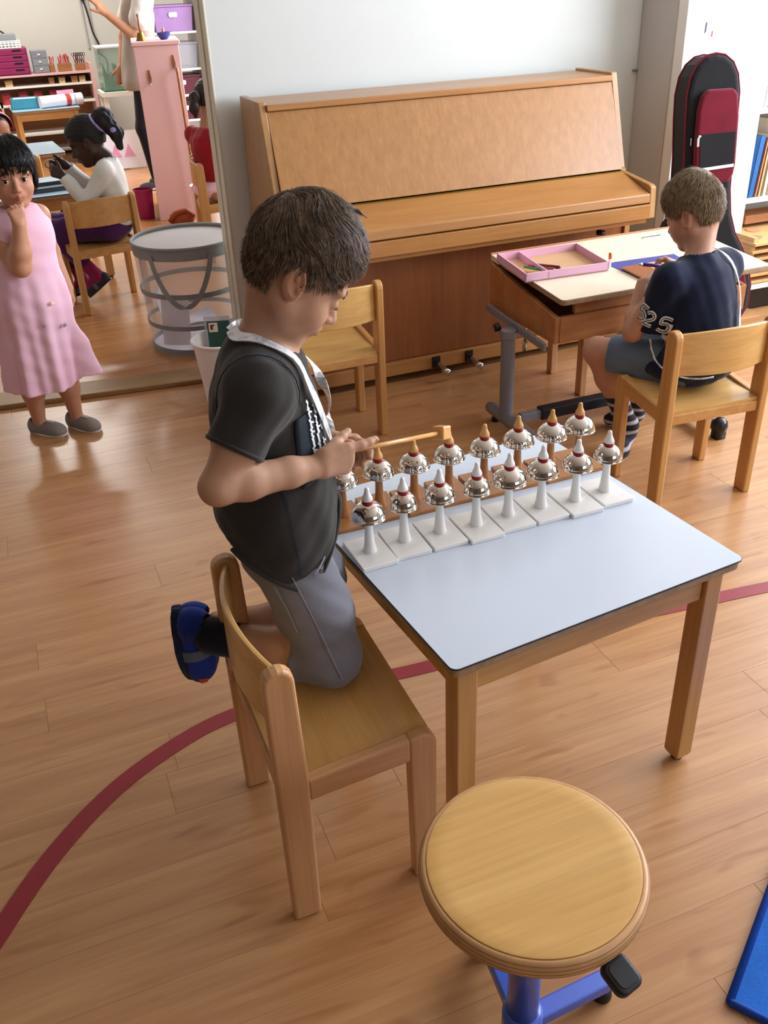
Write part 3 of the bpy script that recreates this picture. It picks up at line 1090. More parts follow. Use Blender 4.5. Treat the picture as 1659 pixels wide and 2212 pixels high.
zt_ = on_desk(1.6, 2.7) + .0045 + .0055
for lab, b_, c_, x, y, a in (('green felt pen in the pink tray', 'green_plastic', 'green_plastic', 1.583, 2.735, -62), ('red felt pen in the pink tray', 'red_plastic', 'red_plastic', 1.603, 2.742, -60),
                             ('maroon felt pen in the pink tray', 'maroon_plastic', 'maroon_plastic', 1.624, 2.750, -55), ('pale yellow felt pen in the pink tray', 'yellow_plastic', 'yellow_plastic', 1.560, 2.728, -66)):
    pen(lab, b_, c_, (x, y, on_desk(x, y - .045) + .0112), math.radians(a), L=.105, r=.0060)
pen('orange felt pen standing upright on the desk', 'white_plastic', 'orange_plastic', (1.862, 2.635, on_desk(1.862, 2.63)), 0, L=.052, r=.0055, flat=False)
o = MB().prism([(-.062, .100), (.215, .098), (.21, -.115), (-.02, -.112)], (0, 0, 0), (1, 0, 0), (0, 1, 0), (0, 0, .001)).build('paper_sheet', 'paper_blue')
tag(o, 'sheet of dark blue paper on the desk', 'paper')
o.location = (1.93, 2.575, on_desk(1.93, 2.575))
o.rotation_euler = (tilt, 0, math.radians(-3))
cbx = thing('cardboard_piece', 'piece of corrugated cardboard on the blue paper', 'cardboard', (1.985, 2.545, on_desk(1.985, 2.545) + .004))
cbx.rotation_euler = (tilt, 0, math.radians(3))
MB().bb((-.095, -.06, 0), (-.005, .06, .004)).build('corrugated_flap', 'cardboard', cbx)
for k in range(14):
    MB().tube([(-.093 + k * .0066, -.06, .0042), (-.093 + k * .0066, .06, .0042)], .0022, 6).build('ridge', 'cardboard', cbx)
MB().bb((-.005, -.06, 0), (.12, .06, .004)).build('smooth_flap', 'cardboard_pale', cbx)

# wooden stool standing between the desk and the piano
s2 = thing('bench', 'low wooden bench between the desk and the piano', 'bench', (2.07, 2.93, 0), math.radians(-4))
for x, y in ((-.16, .115), (-.16, -.130), (.16, .115), (.16, -.130)):
    MB().prism([(-.021, -.013), (.021, -.013), (.021, .013), (-.021, .013)], (x, y, 0), (0, 1, 0), (-1, 0, 0), (0, 0, .30)).build('leg', 'beech', s2, bevel=.003)
MB().bb((-.185, -.155, .30), (.185, .14, .322)).build('seat', 'beech_x', s2, bevel=.004)
for y in (-.13, .115):
    MB().bb((-.14, y - .009, .262), (.14, y + .009, .30)).build('rail', 'beech_x', s2, bevel=.002)
# ------------------------------------------------------------------ guitar bag leaning on the pillar
gb = thing('guitar_bag', 'black and burgundy guitar bag leaning against the white pillar', 'guitar bag', (2.690, 3.15, 0))
gx = Vector((.97, -.22, 0)).normalized()      # across
gz = Vector((0.02, .12, 1)).normalized()      # up along the leaning bag
gn = gx.cross(gz)                             # to the front


def gpt(a, b, c):
    return gx * a + gz * b + gn * c


half = [(0, .012), (.10, .018), (.19, .05), (.232, .12), (.240, .21), (.222, .30), (.185, .375), (.145, .44), (.118, .52), (.106, .62), (.106, .76), (.112, .90), (.112, .99), (.100, 1.055), (.076, 1.098), (.040, 1.125), (0, 1.132)]
outl = half + [(-a, b) for a, b in half[-2:0:-1]]


def slab(name, mat, outline, c0, c1, parent, bev=.012):
    return MB().prism(outline, gn * c0, gx, gz, gn * (c1 - c0)).build(name, mat, parent, bevel=bev, seg=3)


bag = slab('bag_body', 'case_black', outl, -.075, .060, gb, .02)
n = len(outl)
for c in (-.055, .046):
    MB().tube([gpt(a * 1.004, .56 + (b - .56) * 1.003, c) for a, b in outl + outl[:1]], .0045, 8, caps=False).build('piping', 'case_burgundy', bag, smooth=True)
pk = [(-.060, .66), (-.074, .69), (-.078, .80), (-.076, .93), (-.064, .985), (-.042, 1.005), (.068, 1.005), (.088, .985), (.100, .90), (.102, .72), (.096, .68), (.080, .652), (-.03, .648)]
p1 = slab('upper_pocket', 'case_burgundy', pk, .060, .090, gb, .012)
slab('pocket_panel', 'case_black', [(-.058, .712), (-.064, .84), (.088, .845), (.090, .722)], .090, .0925, p1, .001)
slab('reflective_stripe', 'print_white', [(-.058, .700), (-.058, .712), (.090, .722), (.090, .710)], .091, .0935, p1, .0005)
zp = slab('zip_pull', 'steel', [(-.074, .838), (-.062, .838), (-.062, .830), (-.068, .828), (-.068, .795), (-.078, .795), (-.078, .828), (-.074, .83)], .091, .096, p1, .001)
slab('zip_pull', 'steel', [(-.092, .828), (-.086, .828), (-.086, .80), (-.092, .80)], .060, .066, gb, .001)
pk2 = [(-.17, .09), (-.195, .15), (-.20, .23), (-.18, .31), (-.13, .365), (.13, .365), (.18, .31), (.20, .23), (.195, .15), (.17, .09), (.10, .06), (-.10, .06)]
p2 = slab('lower_pocket', 'case_burgundy', pk2, .060, .092, gb, .012)
slab('pocket_panel', 'case_black', [(-.15, .11), (-.17, .17), (-.165, .25), (-.12, .33), (.10, .33), (.12, .12)], .092, .0945, p2, .001)
slab('zip_pull', 'steel', [(.02, .296), (.035, .302), (.037, .296), (.022, .290)], .095, .099, p2, .001)
MB().ribbon([gpt(-.13, .50, -.04), gpt(-.165, .44, -.02), gpt(-.215, .37, -.01), gpt(-.262, .315, 0)], [gn] * 4, .04, .006).build('shoulder_strap', 'case_black', gb)
MB().box(gpt(-.205, .395, .022), (.014, .006, .014)).build('buckle', 'white_plastic', gb)

# small coloured marks on the pillar
for k, (x, z, w, h, lab) in enumerate(((2.80, 1.21, .010, .045, 'long dark scuff stain on the white pillar'), (2.835, 1.185, .007, .025, 'short reddish stain on the white pillar'), (2.805, 1.10, .008, .008, 'small dark dot on the white pillar'))):
    o = MB().prism([(-w / 2, -h / 2), (w / 3, -h / 3), (w / 2, h / 3), (0, h / 2), (-w / 3, h / 4)], (x, 3.4396, z), (1, 0, 0), (0, 0, 1), (0, -.0006, 0)).build('wall_mark', ['book_navy', 'book_red', 'rubber_black'][k])
    tag(o, lab, 'stain')

# ------------------------------------------------------------------ wall shelves with books at the right edge
bs = thing('wall_shelf', 'white wall shelf with two rows of books at the right edge', 'shelf', (3.60, 3.62, .49))
O = bs.location
for z in (.478, .868, 1.28):
    MB(O).bb((3.185, 3.475, z - .022), (4.1, 3.738, z)).build('shelf_board', 'shelf_white', bs, bevel=.002)
MB(O).bb((3.40, 3.475, .478), (3.418, 3.738, 1.28)).build('upright', 'shelf_white', bs, bevel=.002)
MB(O).bb((3.185, 3.728, .478), (4.1, 3.738, 1.28)).build('back_board', 'shelf_white', bs)


def book(label, x, w, h, z, mat, d=.20, tilt=0.0, y=3.49):
    b = thing('book', label, 'book', (x + w / 2, y + d / 2, z), 0, 'books on the wall shelf')
    b.rotation_euler = (0, math.radians(tilt), 0)
    MB().bb((-w / 2 + .001, -d / 2 + .003, .002), (w / 2 - .001, d / 2 - .002, h - .003)).build('pages', 'paper_white', b)
    for s in (-1, 1):
        MB().bb((min(s * w / 2, s * (w / 2 - .002)), -d / 2, 0), (max(s * w / 2, s * (w / 2 - .002)), d / 2, h)).build('cover', mat, b)
    MB().bb((-w / 2, -d / 2, 0), (w / 2, -d / 2 + .002, h)).build('spine', mat, b)
    return b


book('tall blue binder standing first on the lower shelf', 3.205, .030, .27, .4785, 'book_blue', tilt=5)
book('pale pink book next to the blue binder', 3.246, .010, .262, .4785, 'book_orange', tilt=5)
book('tan book next to the pale pink book', 3.264, .014, .262, .4785, 'book_tan', tilt=4)
book('cream book with a dark mark on the lower shelf', 3.290, .020, .265, .4785, 'book_cream', tilt=3)
book('tall cream folder against the shelf upright', 3.330, .040, .325, .4785, 'book_cream', tilt=2)
book('teal book right of the shelf upright', 3.430, .030, .29, .4785, 'teal_plastic')
for k, (lab, w, h, mt_) in enumerate((('tall white book first on the upper shelf', .022, .29, 'book_white'), ('thin grey book on the upper shelf', .012, .27, 'grey_plastic'), ('dark navy book on the upper shelf', .014, .25, 'book_navy'),
                                     ('thin white book beside the orange book', .012, .26, 'book_white'), ('orange paperback on the upper shelf', .020, .22, 'book_orange'), ('dark red book on the upper shelf', .02, .28, 'book_red'))):
    book(lab, 3.215 + k * .029, w, h, .8685, mt_, tilt=3 if k < 4 else 0)

# ------------------------------------------------------------------ rack of wooden puzzle boards below the shelf
rk = thing('puzzle_rack', 'low rack holding wooden inset puzzle boards below the wall shelf', 'rack', (3.38, 3.46, 0))
O = rk.location
MB(O).bb((3.06, 3.30, .10), (3.75, 3.70, .125)).build('rack_base', 'radiator', rk, bevel=.003)
MB(O).bb((3.08, 3.33, .0), (3.72, 3.68, .10)).build('plinth', 'plastic_black', rk)
for x in (3.70,):
    MB(O).bb((x, 3.32, .125), (x + .02, 3.68, .37)).build('rack_side', 'puzzle_wood', rk)
MB(O).bb((3.10, 3.66, .125), (3.72, 3.68, .37)).build('rack_back', 'puzzle_wood', rk)
for k in range(6):
    pb = MB().bb((-.28, -.17, 0), (.28, .17, .014)).build('puzzle_board', 'puzzle_wood', None, bevel=.002)
    pb.location = (3.385 + .004 * (k % 2), 3.47 - .006 * (k % 3), .128 + k * .036)
    tag(pb, f'{["lowest", "second lowest", "third", "fourth", "second highest", "topmost"][k]} wooden puzzle board in the low rack' + (' with orange inset shapes' if k == 5 else ''), 'puzzle board', 'puzzle boards in the rack')
    for s in (-.26, .26):
        MB().bb((s - .012, -.15, .014), (s + .012, .15, .034)).build('spacer', 'puzzle_wood', pb)
pb_top = pb
for k, (x, y, r) in enumerate(((-.20, -.08, .03), (-.12, .03, .035), (-.22, .08, .025), (-.05, -.06, .03))):
    MB().lathe([(r, .0141), (r, .0180), (r * .9, .019)], (x, y, 0), 18).build('inset_piece', 'book_orange' if k % 2 else 'edge_wood', pb_top)
o = MB().bb((-.15, -.05, 0), (.15, .05, .04)).build('wooden_block', 'pencil_box_wood', None, bevel=.003)
tag(o, 'brown wooden box lid lying behind the top puzzle board', 'box')
o.location = (3.40, 3.58, .3425)
# ------------------------------------------------------------------ pop-up mesh hamper and white bin in the opening
hp = thing('laundry_hamper', 'round pop-up mesh hamper with grey bands and loose paper inside', 'hamper', (.676, 4.152, 0))
def ring_band(name, z0, z1, r0, r1, mat, parent, t=.004, n=56):
    prof = [(r0, z0), (r1, z1), (r1 - t, z1), (r0 - t, z0), (r0, z0)]
    return smooth_angle(MB().lathe(prof, n=n, caps=False).build(name, mat, parent), 50)
ring_band('net_wall', .02, .445, .212, .234, 'net', hp, .0015)
ring_band('rim_band', .430, .482, .236, .2385, 'hamper_grey', hp)
smooth_angle(MB().tube([(.237 * math.cos(a), .237 * math.sin(a), .480) for a in np.linspace(0, 2 * PI, 57)], .007, 10, caps=False).build('rim_hoop', 'hamper_grey', hp))
ring_band('upper_band', .262, .284, .2285, .2295, 'hamper_grey', hp)
ring_band('lower_band', .118, .138, .2195, .2205, 'hamper_grey', hp)
ring_band('foot_band', .0, .028, .213, .215, 'hamper_grey', hp)
MB().lathe([(.211, .003), (.211, .007)], n=48).build('hamper_floor', 'paper_white', hp)
MB().lathe([(.232, .468), (.232, .470)], n=48).build('net_lid', 'net_lid', hp)
def handle(a0, a1, drop):
    pts = []
    for i in range(17):
        u = i / 16
        a = a0 + (a1 - a0) * u
        r = .242 + .02 * math.sin(PI * u)
        z = .452 - drop * math.sin(PI * u) ** .8
        pts.append((r * math.cos(a), r * math.sin(a), z))
    MB().ribbon(pts, [Vector((math.cos(a0 + (a1 - a0) * i / 16), math.sin(a0 + (a1 - a0) * i / 16), 0)).cross(Vector((0, 0, 1))) for i in range(17)], .022, .003).build('handle', 'hamper_grey', hp)
a_mid = math.atan2(-3.9, -.668)
handle(a_mid - .72, a_mid + .42, .215)
handle(a_mid + PI * .72 - .5, a_mid + PI * .72 + .3, -.02)
for k, (x, y, z, w, h, rx, rz) in enumerate(((-.11, -.09, .10, .13, .20, 1.35, -.5), (.02, .09, .05, .18, .12, .25, .3), (.06, -.10, .02, .16, .10, .1, -.3), (-.14, .06, .12, .10, .2, 1.4, 1.2))):
    m = MB()
    nn = 6
    vs = [(w * (i / nn - .5), h * (j / nn - .5), .018 * math.sin(3 * i / nn + k) * math.cos(2.5 * j / nn)) for i in range(nn + 1) for j in range(nn + 1)]
    fs = [(i * (nn + 1) + j, (i + 1) * (nn + 1) + j, (i + 1) * (nn + 1) + j + 1, i * (nn + 1) + j + 1) for i in range(nn) for j in range(nn)]
    o = m.add(vs, fs).build('paper_sheet', 'paper_white')
    o.location = (.676 + x, 4.152 + y, z + .03)
    o.rotation_euler = (rx, 0, rz)
    sd = o.modifiers.new('thick', 'SOLIDIFY')
    sd.thickness = .0008
    tag(o, f'{["upright", "crumpled", "flat", "leaning"][k]} sheet of waste paper inside the mesh hamper', 'paper', 'waste paper in the hamper')

bn = thing('bucket', 'tall white plastic bin behind the kneeling boy', 'bin', (.622, 3.36, 0))
prof = [(.072, 0), (.078, .004), (.105, .262), (.112, .264), (.113, .270), (.108, .274), (.102, .268), (.076, .010), (.001, .008)]
smooth_angle(MB().lathe(prof, n=48, caps=False).build('bin_body', 'white_plastic', bn), 40)
cd = thing('picture_card', 'dark green picture card standing in the white bin', 'card', (.628, 3.385, .012))
R = Matrix.Rotation(math.radians(-18), 3, 'Z') @ Matrix.Rotation(math.radians(-6), 3, 'X')
MB().box(R @ Vector((-.008, 0, .165)), (.10, .002, .325), R).build('sleeve', 'clear_plastic', cd)
MB().box(R @ Vector((-.004, -.0024, .155)), (.085, .002, .310), R).build('card_sheet', 'card_green', cd)
MB().box(R @ Vector((-.024, -.0040, .286)), (.034, .001, .036), R).build('picture', 'book_cream', cd)
MB().box(R @ Vector((-.030, -.0048, .286)), (.010, .001, .018), R).box(R @ Vector((-.027, -.0048, .294)), (.016, .001, .006), R).build('picture_motif', 'book_red', cd)

# ------------------------------------------------------------------ furniture of the back room
tg = make_table('pale blue table where the girl in white is working', .60, .49, 'laminate_blue', 'chair_far_x', 'chair_far')
tg.location = (.16, 5.70, 0)
tg.rotation_euler = (0, 0, math.radians(4))
t2 = copy_tree(tg, (.09, 7.20, 0), math.radians(4), 'pale blue table between the girl and the far table')
t3 = copy_tree(tg, (.47, 9.92, 0), math.radians(2), 'far table with a blue tray and a white paper roll on it')
ty = thing('tray', 'dark grey tray on the table of the girl in white', 'tray', (.215, 5.60, .4902), math.radians(8))
MB().prism(roundrect(-.13, -.09, .13, .09, .02), (0, 0, 0), (1, 0, 0), (0, 1, 0), (0, 0, .006)).build('tray_floor', 'dark_tray', ty)
for p, q in (((-.13, -.09), (.13, -.09)), ((.13, -.09), (.13, .09)), ((.13, .09), (-.13, .09)), ((-.13, .09), (-.13, -.09))):
    MB().beam((*p, .012), (*q, .012), .006, .024).build('tray_wall', 'dark_tray', ty, bevel=.002)
br = thing('box_tray', 'teal plastic tray on the far table', 'tray', (.30, 9.90, .4902), math.radians(-6))
MB().bb((-.11, -.10, 0), (.13, .10, .01)).build('tray_floor', 'teal_plastic', br)
for lo, hi in (((-.11, -.10, 0), (.13, -.09, .09)), ((-.11, .09, 0), (.13, .10, .09)), ((-.11, -.10, 0), (-.10, .10, .09)), ((.12, -.10, 0), (.13, .10, .09))):
    MB().bb(lo, hi).build('tray_wall', 'teal_plastic', br, bevel=.002)
MB().bb((-.09, -.08, .07), (.11, .08, .085)).build('paper_stack', 'paper_white', br)
rl = thing('paper_roll', 'white paper roll with a red mark lying on the far table', 'roll', (.64, 9.80, .5425), math.radians(14))
MB().tube([(-.21, 0, 0), (.19, 0, 0)], .052, 24).build('roll_body', 'paper_white', rl, smooth=False)
MB().tube([(.03, 0, 0), (.075, 0, 0)], .0525, 24).build('red_mark', 'red_plastic', rl)
MB().tube([(.11, 0, 0), (.118, 0, 0)], .0525, 24).build('grey_line', 'grey_plastic', rl)
o = MB().bb((-.09, -.06, 0), (.07, .06, .004)).build('card', 'pink_paper')
o.location = (.71, 10.02, .552)
o.rotation_euler = (1.2, 0, .2)
tag(o, 'pink card standing beside the paper roll', 'card')

# low shelf unit along the far wall
sh = thing('shelf_unit', 'low pale pink shelf unit along the far wall', 'shelf', (.45, 10.6, 0))
O = sh.location
for z in (.735, .635, .475, .20, .04):
    MB(O).bb((-.6, 10.40, z - .018), (1.0, 10.78, z)).build('shelf_board', 'pink_paint' if z > .7 else 'shelf_white', sh)
for x in (-.62, 1.0):
    MB(O).bb((x, 10.38, 0), (x + .03, 10.78, .80)).build('shelf_side', 'pink_paint', sh)
MB(O).bb((.10, 10.40, .04), (.12, 10.78, .475)).build('divider', 'pink_paint', sh)
MB(O).bb((-.6, 10.77, 0), (1.0, 10.78, .735)).build('shelf_back', 'pencil_box_wood', sh)
for k, (x, w) in enumerate(((.22, .07), (.62, .05), (.72, .06), (.84, .06), (.915, .06))):
    o = MB().bb((-w / 2, -.06, 0), (w / 2, .06, .055)).build('wooden_box', 'pencil_box_wood' if k % 2 else 'book_tan', None, bevel=.002)
    o.location = (x, 10.50, .6355)
    MB().bb((-w / 2 - .002, -.062, .045), (w / 2 + .002, .062, .058)).build('lid', 'pencil_box_wood', o)
    tag(o, f'{["leftmost", "second", "third", "fourth", "rightmost"][k]} small wooden box on the second shelf of the pink unit', 'box', 'wooden boxes on the shelf')
for k, x in enumerate((.17, .33, .47, .62, .76)):
    o = MB().lathe([(.045, 0), (.045, .085), (.040, .09)], n=20).build('jar', 'red_plastic', None, smooth=False)
    smooth_angle(o)
    o.location = (x, 10.50, .4755)
    MB().lathe([(.046, .085), (.046, .105), (.04, .108)], n=20).build('lid', 'book_red', o)
    tag(o, f'{["leftmost", "second", "third", "fourth", "rightmost"][k]} dark red jar on the third shelf of the pink unit', 'jar', 'red jars on the shelf')
# magenta drawer tower
dt = thing('drawer_tower', 'magenta plastic drawer tower on the pink shelf unit', 'drawers', (.29, 10.55, .736))
MB().bb((-.16, -.14, 0), (.155, .16, .235)).build('tower_body', 'magenta_plastic', dt, bevel=.004)
for k in range(4):
    d_ = MB().bb((-.15, -.15, .010 + k * .056), (.145, -.139, .060 + k * .056)).build('drawer', 'magenta_plastic', dt, bevel=.003)
    MB().bb((.02, -.153, .038 + k * .056), (.10, -.149, .052 + k * .056)).build('grip', 'plastic_black', d_)
bk = thing('basket', 'white letter basket on top of the drawer tower', 'basket', (.26, 10.55, .972))
for z in (.003, .025, .045, .060):
    MB().beam((-.14, -.14, z), (.14, -.14, z), .008, .010).beam((-.14, .14, z), (.14, .14, z), .008, .010).beam((-.14, -.14, z), (-.14, .14, z), .008, .010).beam((.14, -.14, z), (.14, .14, z), .008, .010).build('basket_hoop', 'white_plastic', bk)
MB().bb((-.14, -.14, 0), (.14, .14, .004)).build('basket_floor', 'white_plastic', bk)
for i in range(9):
    MB().bb((-.138 + i * .0335, -.143, 0), (-.128 + i * .0335, -.139, .062)).build('slat', 'white_plastic', bk)
o = MB().prism([(-.12, 0), (.125, 0), (.12, .055), (-.12, .055)], (0, -.11, 0), (1, 0, 0), (0, 0, 1), (0, .22, 0)).build('file_box', 'grey_plastic', None, bevel=.004)
o.location = (.25, 10.55, 1.037)
MB().tube([(-.02, 0, .055), (0, 0, .078), (.03, 0, .055)], .008, 8).build('handle', 'plastic_black', o)
tag(o, 'grey box with a black handle on top of the white basket', 'box')
# small drawer cabinet, pencil holders, scissors
sc_ = thing('parts_cabinet', 'small clear cabinet of parts drawers beside the magenta tower', 'drawers', (.55, 10.55, .736))
MB().bb((-.07, -.08, 0), (.075, .08, .20)).build('cabinet_body', 'grey_plastic', sc_, bevel=.003)
for k in range(3):
    d_ = MB().bb((-.064, -.088, .008 + k * .064), (.068, -.080, .064 + k * .064)).build('drawer', 'clear_plastic', sc_)
    MB().bb((-.012, -.094, .030 + k * .064), (.012, -.088, .042 + k * .064)).build('pull', 'white_plastic', d_)


def holder(label, x, w, h, n, seed, mat, pm, cat='pencil holder'):
    t = thing('pencil_holder', label, cat, (x, 10.52, .736), 0, 'pencil holders on the shelf')
    MB().bb((-w / 2, -.035, 0), (w / 2, .035, h)).build('holder_block', mat, t, bevel=.003)
    rnd = random.Random(seed)
    for i in range(n):
        bx, by = (rnd.random() - .5) * w * .8, (rnd.random() - .5) * .05
        lx, ly = (rnd.random() - .5) * .05, (rnd.random() - .5) * .03
        L = .06 + .03 * rnd.random()
        MB().tube([(bx, by, h * .5), (bx + lx * .8, by + ly * .8, h + L * .85), (bx + lx, by + ly, h + L)], [.004, .004, .0008], 6).build('pencil', pm, t)
    return t


holder('single wooden block with red pencils on the pink shelf unit', .655, .05, .07, 6, 1, 'pencil_box_wood', 'red_plastic')
holder('wide wooden block with red pencils on the pink shelf unit', .775, .13, .07, 14, 2, 'pencil_box_wood', 'red_plastic')
sx_ = holder('wooden block with scissors beside the pencils', .925, .10, .06, 4, 3, 'pencil_box_wood', 'red_plastic', 'scissor holder')
for i in range(5):
    x = -.04 + i * .02
    c0 = Vector((x, 0, .06))
    for s in (-1, 1):
        cc = c0 + Vector((s * .013, .0, .082))
        MB().tube([cc + Vector((.012 * math.cos(a), 0, .014 * math.sin(a))) for a in np.linspace(0, 2 * PI, 13)], .0032, 6, caps=False).tube([c0, cc - Vector((0, 0, .012))], .004, 6).build('scissor_grip', 'plastic_black' if i % 2 else 'maroon_plastic', sx_)

# aquarium with plants on a stand
aq = thing('aquarium', 'glass fish tank with green plants beside the pink shelf unit', 'fish tank', (1.16, 9.75, .60))
MB().bb((-.14, -.16, 0), (.30, .16, .012)).build('tank_floor', 'fishtank_plants', aq)
for lo, hi in (((-.14, -.16, .012), (.30, -.155, .36)), ((-.14, .155, .012), (.30, .16, .36)), ((-.14, -.155, .012), (-.135, .155, .36)), ((.295, -.155, .012), (.30, .155, .36))):
    MB().bb(lo, hi).build('pane', 'tank_glass', aq)
MB().bb((-.15, -.17, .36), (.31, .17, .376)).build('tank_lid', 'radiator', aq, bevel=.003)
rnd = random.Random(4)
for i in range(26):
    x, y = -.11 + .36 * rnd.random(), -.13 + .26 * rnd.random()
    h = .12 + .12 * rnd.random()
    MB().tube([(x, y, .012), (x + .03 * (rnd.random() - .5), y, h * .5), (x + .06 * (rnd.random() - .5), y, h)], [.014, .022, .004], 6).build('water_plant', 'fishtank_plants', aq)
stand = thing('tank_stand', 'white stand below the fish tank', 'stand', (1.24, 9.75, 0))
MB().bb((-.25, -.20, .56), (.25, .20, .598)).build('stand_top', 'shelf_white', stand)
for x in (-.22, .22):
    for y in (-.17, .17):
        MB().bb((x - .02, y - .02, 0), (x + .02, y + .02, .56)).build('leg', 'shelf_white', stand)
o = MB().lathe([(.05, 0), (.06, .14), (.062, .145)], n=20).build('cup', 'teal_plastic')
smooth_angle(o)
o.location = (1.06, 9.45, .0)
tag(o, 'light blue bucket below the fish tank', 'bucket')
# cable with a plug on the far wall
cb = thing('power_cable', 'black power cable hanging down the far wall', 'cable', (1.05, 10.97, .7))
cpts = [(1.11, 10.97, 1.34), (1.13, 10.96, 1.22), (1.15, 10.95, 1.05), (1.19, 10.95, .93), (1.17, 10.94, .86), (1.24, 10.93, .78), (1.22, 10.93, .62)]
MB(cb.location).tube([tuple(p) for p in catmull([Vector(p) for p in cpts])], .008, 8).build('cord', 'rubber_black', cb, smooth=True)
MB(cb.location).bb((1.09, 10.95, 1.33), (1.12, 10.98, 1.41)).build('plug', 'plastic_black', cb, bevel=.004)
MB(cb.location).tube([(1.075, 10.985, 1.6), (1.09, 10.985, .9)], .010, 8).tube([(1.145, 10.985, 1.6), (1.165, 10.985, .75)], .010, 8).build('cable_duct', 'wall_grey', cb)

# ------------------------------------------------------------------ pink cabinet seen end-on
pc = thing('cabinet', 'tall narrow pink cabinet with a wooden pointer hanging on its side', 'cabinet', (.945, 6.755, 0), math.radians(-8))
O = Vector((.945, 6.755, 0))
MB(O).bb((.945, 6.75, 0), (1.235, 6.768, 1.105)).build('end_panel', 'pink_paint', pc, bevel=.003)
MB(O).bb((.935, 6.742, 1.105), (1.245, 7.36, 1.130)).build('top_board', 'pink_paint', pc, bevel=.004)
MB(O).bb((1.217, 6.768, 0), (1.235, 7.35, 1.105)).build('back_panel', 'pink_paint', pc)
MB(O).bb((.945, 7.332, 0), (1.235, 7.35, 1.105)).build('end_panel', 'pink_paint', pc)
for z in (.08, .36, .62, .86):
    MB(O).bb((.955, 6.768, z), (1.217, 7.332, z + .018)).build('shelf_board', 'pink_paint', pc)
for x, z0, z1 in ((1.02, .965, .875), (1.188, 1.045, .965)):
    hk = MB(O).prism([(-.012, 0), (-.004, .05), (.004, .05), (.012, 0), (.008, -.03), (-.004, -.035)], (x, 6.7495, z0 - .05), (1, 0, 0), (0, 0, 1), (0, -.006, 0)).build('hook', 'piano_dark', pc)
    MB(O).tube([(x, 6.748, z0 - .07), (x + .002, 6.72, z0 - .09), (x + .004, 6.715, z0 - .085)], .005, 8).build('hook_ring', 'steel', hk)
o = MB((1.203, 6.69, 0)).tube([(1.190, 6.668, .972), (1.193, 6.664, .945), (1.215, 6.678, .012)], [.011, .009, .008], 10).build('pointer_stick', 'pencil_box_wood', None, smooth=True)
o.location = (1.203, 6.69, 0)
tag(o, 'long wooden pointer hanging on the end of the pink cabinet', 'pointer')
hb_ = thing('hand_bell', 'brass hand bell with a wooden handle on the pink cabinet', 'bell', (1.02, 6.86, 1.1305))
smooth_angle(MB().lathe([(.034, 0), (.030, .010), (.024, .035), (.018, .050), (.004, .056)], n=24).build('bell_cup', 'brass', hb_))
MB().lathe([(.006, .056), (.008, .09), (.006, .13), (.011, .15), (.004, .158)], n=16).build('handle', 'pencil_box_wood', hb_, smooth=True)
bl = thing('bowl', 'small dark blue bowl on the pink cabinet', 'bowl', (1.170, 6.86, 1.1305))
smooth_angle(MB().lathe([(.020, 0), (.024, .003), (.040, .022), (.046, .044), (.043, .044), (.036, .022), (.018, .006), (.001, .006)], n=32, caps=False).build('bowl_body', 'blue_plastic', bl))
o = MB().tube([(0, 0, 0), (.001, 0, .055), (.001, 0, .062)], [.008, .008, .003], 10).build('chalk', 'book_orange', None, smooth=True)
o.location = (1.170, 6.862, 1.139)
tag(o, 'pink crayon standing in the blue bowl', 'crayon')
# plastic tubs on a tall white shelf behind the cabinet
ts = thing('storage_shelf', 'tall white storage shelf behind the pink cabinet', 'shelf', (1.75, 8.9, 0))
O = ts.location
for x in (1.36, 1.76):
    MB(O).bb((x, 8.62, 0), (x + .018, 9.1, 1.9)).build('shelf_side', 'shelf_white', ts)
for z in (.10, .42, .62, .82, 1.10, 1.38, 1.7):
    MB(O).bb((1.378, 8.62, z - .016), (1.76, 9.1, z)).build('shelf_board', 'shelf_white', ts)
for k, (z, h, mt_, lab) in enumerate(((1.10, .20, 'lilac_plastic', 'lilac plastic tub with a white label on the storage shelf'), (.82, .20, 'clear_plastic', 'clear plastic tub below the lilac tub'), (.62, .15, 'maroon_plastic', 'dark red tub above the lower dark red tub'), (.42, .15, 'maroon_plastic', 'lowest dark red tub on the storage shelf'), (1.38, .18, 'pencil_box_wood', 'brown box above the lilac tub'))):
    tu = thing('storage_tub', lab, 'tub', (1.57, 8.80, z + .0005))
    MB().prism([(-.15, 0), (.15, 0), (.17, h - .02), (-.17, h - .02)], (0, -.17, 0), (1, 0, 0), (0, 0, 1), (0, .34, 0)).build('tub_body', mt_, tu, bevel=.006)
    MB().bb((-.176, -.176, h - .02), (.176, .176, h - .004)).build('tub_lid', mt_, tu, bevel=.004)
    if k in (0, 2, 3):
        MB().prism(roundrect(-.035, -.018, .035, .018, .012), (0, -.1755, h * .62), (1, 0, 0), (0, 0, 1), (0, -.004, 0)).build('sticker', 'paper_white', tu)
o = MB().bb((1.782, 8.55, 0), (2.6, 9.15, 1.9)).build('dark_cupboard', 'plastic_black', None, bevel=.004)
tag(o, 'black cupboard next to the tall white storage shelf', 'cupboard')
